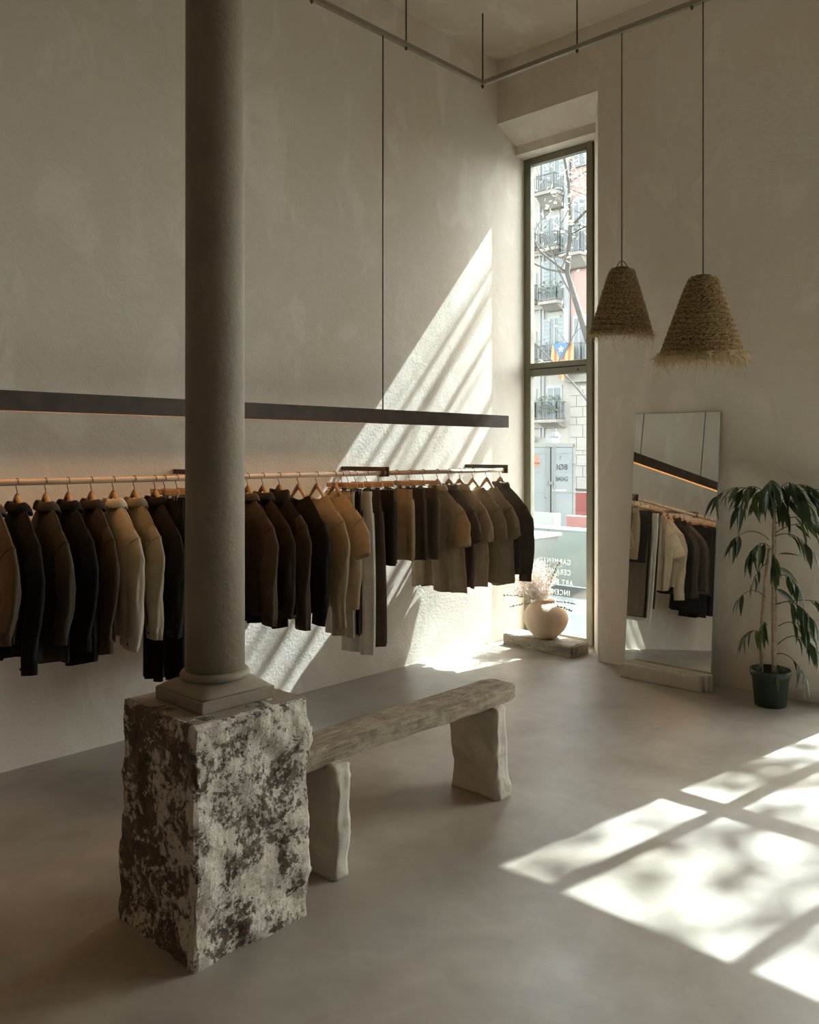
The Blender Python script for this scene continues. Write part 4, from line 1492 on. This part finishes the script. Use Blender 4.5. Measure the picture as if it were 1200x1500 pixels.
# barriers and hoarding in the street
def barrier(name, loc, size, mat, label, cat):
    sx, sy, sz = size
    o = tag(empty(name, loc), label, cat)
    MB().prism([(-sx / 2, 0), (sx / 2, 0), (sx * .42, sz * .18), (sx * .25, sz * .5), (sx * .25, sz), (-sx * .25, sz), (-sx * .25, sz * .5), (-sx * .42, sz * .18)], -sy / 2, sy / 2, 'y').build('shell', mat, o, False, .015)
    MB().box(-sx * .26, sx * .26, -sy * .36, -sy * .22, sz * .1, sz * .2).build('slot', 'dark_gap', o)
    MB().box(-sx * .26, sx * .26, sy * .22, sy * .36, sz * .1, sz * .2).build('slot', 'dark_gap', o)
    return o
barrier('traffic_barrier', (13.2, 8.05, gz - .1), (.42, .94, .62), 'barrier_pink', 'pale red plastic barrier in front of the stone house', 'barrier')
barrier('traffic_barrier', (16.65, 10.38, gz - .1), (.40, .5, .86), 'barrier_red', 'bright red plastic barrier standing behind the pale red one', 'barrier')
barrier('traffic_barrier', (12.9, 9.07, gz - .1), (.42, 1.0, .66), 'barrier_white', 'white plastic barrier in front of the grey container', 'barrier')
hd = tag(empty('site_fence', (9.0, 6.1, gz)), 'low pale green fence panel along the footpath outside the window', 'fence')
for k in range(6):
    MB().box(-.02, .02, -2.4 + k * .8 + .004, -2.4 + (k + 1) * .8 - .004, .02, .70).build('panel', 'fence_green', hd)
MB().box(-.035, .035, -2.4, 2.4, .70, .735).build('top_rail', 'facade_pale', hd)
for k in range(7):
    MB().box(.02, .06, -2.4 + k * .8 - .02, -2.4 + k * .8 + .02, 0, .70).build('post', 'iron', hd)
# pale skip bin behind the glass, next to the wall
sk = tag(empty('skip_bin', (8.1, 6.05, gz)), 'pale grey tipping skip seen low at the window left edge', 'skip')
MB().prism([(-.45, .70), (-.45, .67), (-.20, .12), (.30, .12), (.30, .70)], -.35, .35, 'x').xf(Matrix.Identity(4)).build('tub', 'skip_paint', sk, False, .01)
MB().box(-.38, .38, -.48, .33, .68, .72).build('tub_rim', 'skip_paint', sk, False, .008)
for y in (-.12, .22):
    MB().box(-.3, .3, y - .03, y + .03, 0, .13).build('skid', 'iron', sk)

# street trees -------------------------------------------------------
def tree(name, base, limbs, label, seed, leaf_n, clumps, leaf_s=.07, depth=4):
    root = tag(empty(name, base), label, 'tree', 'street trees outside')
    rr = random.Random(seed)
    tr_, br, lv = MB(), MB(), MB()
    tips = []
    def grow(p, d, L, r, lev):
        n = 5
        pts = [p.copy()]
        rs = [r]
        for k in range(n):
            d = (d + Vector((rr.uniform(-.22, .22), rr.uniform(-.22, .22), rr.uniform(-.10, .20)))).normalized()
            p = p + d * L / n
            pts.append(p.copy())
            rs.append(r * (1 - .55 * (k + 1) / n))
            if lev > 0 and k >= 1:
                if rr.random() < .75:
                    dd = (d + Vector((rr.uniform(-1, 1), rr.uniform(-1, 1), rr.uniform(-.3, .7))) * .9).normalized()
                    grow(p.copy(), dd, L * rr.uniform(.45, .7), max(.003, r * .5), lev - 1)
        (br).tube(pts, rs, 5 if r > .02 else 3, False)
        tips.extend(pts[2:])
    for lp, lr in limbs:
        pts = [Vector(q) for q in lp]
        fine, rads = [], []
        for i in range(len(pts) - 1):
            for q in range(5):
                fine.append(pts[i].lerp(pts[i + 1], q / 5))
        fine.append(pts[-1])
        for i in range(len(fine)):
            rads.append(lerp(lr[0], lr[1], i / (len(fine) - 1)))
        tr_.tube(fine, rads, 10, True)
        for i in range(len(fine) // 3, len(fine), 2):
            dd = Vector((rr.uniform(-1, 1), rr.uniform(-1, 1), rr.uniform(.0, .9))).normalized()
            grow(fine[i].copy(), dd, rr.uniform(1.1, 2.1), rads[i] * .45, depth - 2)
    tr_.build('trunk', 'bark', root, True)
    bo = br.build('branches', 'bark', root)
    bo['kind'] = 'stuff'
    spots = [rr.choice(tips) + Vector((rr.gauss(0, .12), rr.gauss(0, .12), rr.gauss(0, .12))) for k in range(leaf_n)]
    for cc, sg_, n_ in clumps:
        spots += [Vector(cc) + Vector((rr.gauss(0, sg_), rr.gauss(0, sg_), rr.gauss(0, sg_))) for k in range(n_)]
    for c in spots:
        s_ = leaf_s * rr.uniform(.6, 1.3)
        d1 = Vector((rr.uniform(-1, 1), rr.uniform(-1, 1), rr.uniform(-1, .4))).normalized() * s_
        d2 = d1.orthogonal().normalized() * s_ * .55
        lv.add([c - d1, c + d2, c + d1, c - d2], [(0, 1, 2, 3)])
    if lv.v:
        lo = lv.build('leaves', 'street_leaf', root)
        lo['kind'] = 'stuff'
    return root
# tree seen in the narrow window (coordinates relative to its foot)
tree('street_tree', (10.5, 6.05, gz - .1),
     [([(0, 0, 0), (0, .18, 1.6), (0, .40, 3.30), (0, .76, 4.36), (0, .70, 5.05)], (.060, .030)),
      ([(0, .70, 5.02), (.1, .80, 5.7), (-.1, .9, 6.8), (0, .8, 8.2)], (.026, .012)),
      ([(0, .70, 5.02), (.0, .45, 5.2), (.1, .05, 5.6), (.2, -.7, 6.7), (.1, -1.7, 7.6)], (.022, .012)),
      ([(0, .76, 4.36), (-.2, 1.1, 4.7), (-.3, 1.5, 5.5), (-.3, 1.9, 6.6)], (.018, .008)),
      ([(0, .80, 6.2), (-.6, -.6, 6.35), (-1.0, -2.0, 6.50), (-1.1, -3.6, 6.45)], (.05, .030)),
      ([(0, .85, 6.6), (-.6, -.6, 6.95), (-1.0, -2.0, 7.05), (-1.1, -3.7, 7.22)], (.04, .022)),
      ([(0, .80, 7.0), (-.5, -.6, 7.3), (-.9, -2.0, 7.55), (-1.0, -3.7, 7.45)], (.045, .026)),
      ([(0, .80, 7.2), (-.5, -.6, 7.6), (-.8, -2.0, 7.85), (-.9, -3.8, 8.05)], (.03, .016)),
      ([(0, .30, 2.4), (-.3, -.8, 4.0), (-.6, -2.0, 4.9), (-.7, -3.4, 5.3)], (.028, .012))],
     'bare young tree with sparse yellow leaves just outside the narrow window', 5, 900,
     [(( .0, .55, 5.75), .38, 170), ((-.2, .30, 5.45), .22, 60), ((.0, .9, 5.15), .3, 40), ((-.2, .45, 4.85), .25, 20), ((-.2, 1.0, 4.0), .5, 18)], .045)
rt_ = random.Random(77)
tree('street_tree', (16.0, -0.7, gz - .1),
     [([(0, 0, 0), (0, .1, 3.2), (.1, .0, 6.2), (0, .2, 9.6), (0, .1, 12.6), (0, -.1, 15.4)], (.16, .03)),
      ([(.1, 0, 6.2), (0, .9, 8.4), (-.1, 1.7, 11.0), (0, 1.2, 13.4)], (.07, .02)),
      ([(0, .2, 7.2), (.1, -.8, 9.4), (0, -1.5, 12.2)], (.06, .02))],
     'tall leafy street tree standing outside the right-hand shop window', 9, 150,
     [((rt_.uniform(-.4, .4), rt_.uniform(-.95, 1.2), rt_.uniform(9.0, 16.2)), rt_.uniform(.14, .26), 12) for k in range(14)]
     + [((0, y_, z_), s_, 15) for y_, z_, s_ in ((-.3, 15.1, .10), (.05, 14.85, .12), (.38, 15.3, .10), (.2, 14.3, .11), (-.15, 14.25, .10), (.47, 14.65, .09), (.0, 15.55, .12), (.9, 14.9, .10), (-.75, 14.8, .1), (.4, 13.5, .12), (-.1, 13.0, .14), (.8, 13.2, .12), (.5, 12.3, .14))]
     + [((0, .1, 14.4), .75, 210)], .12)
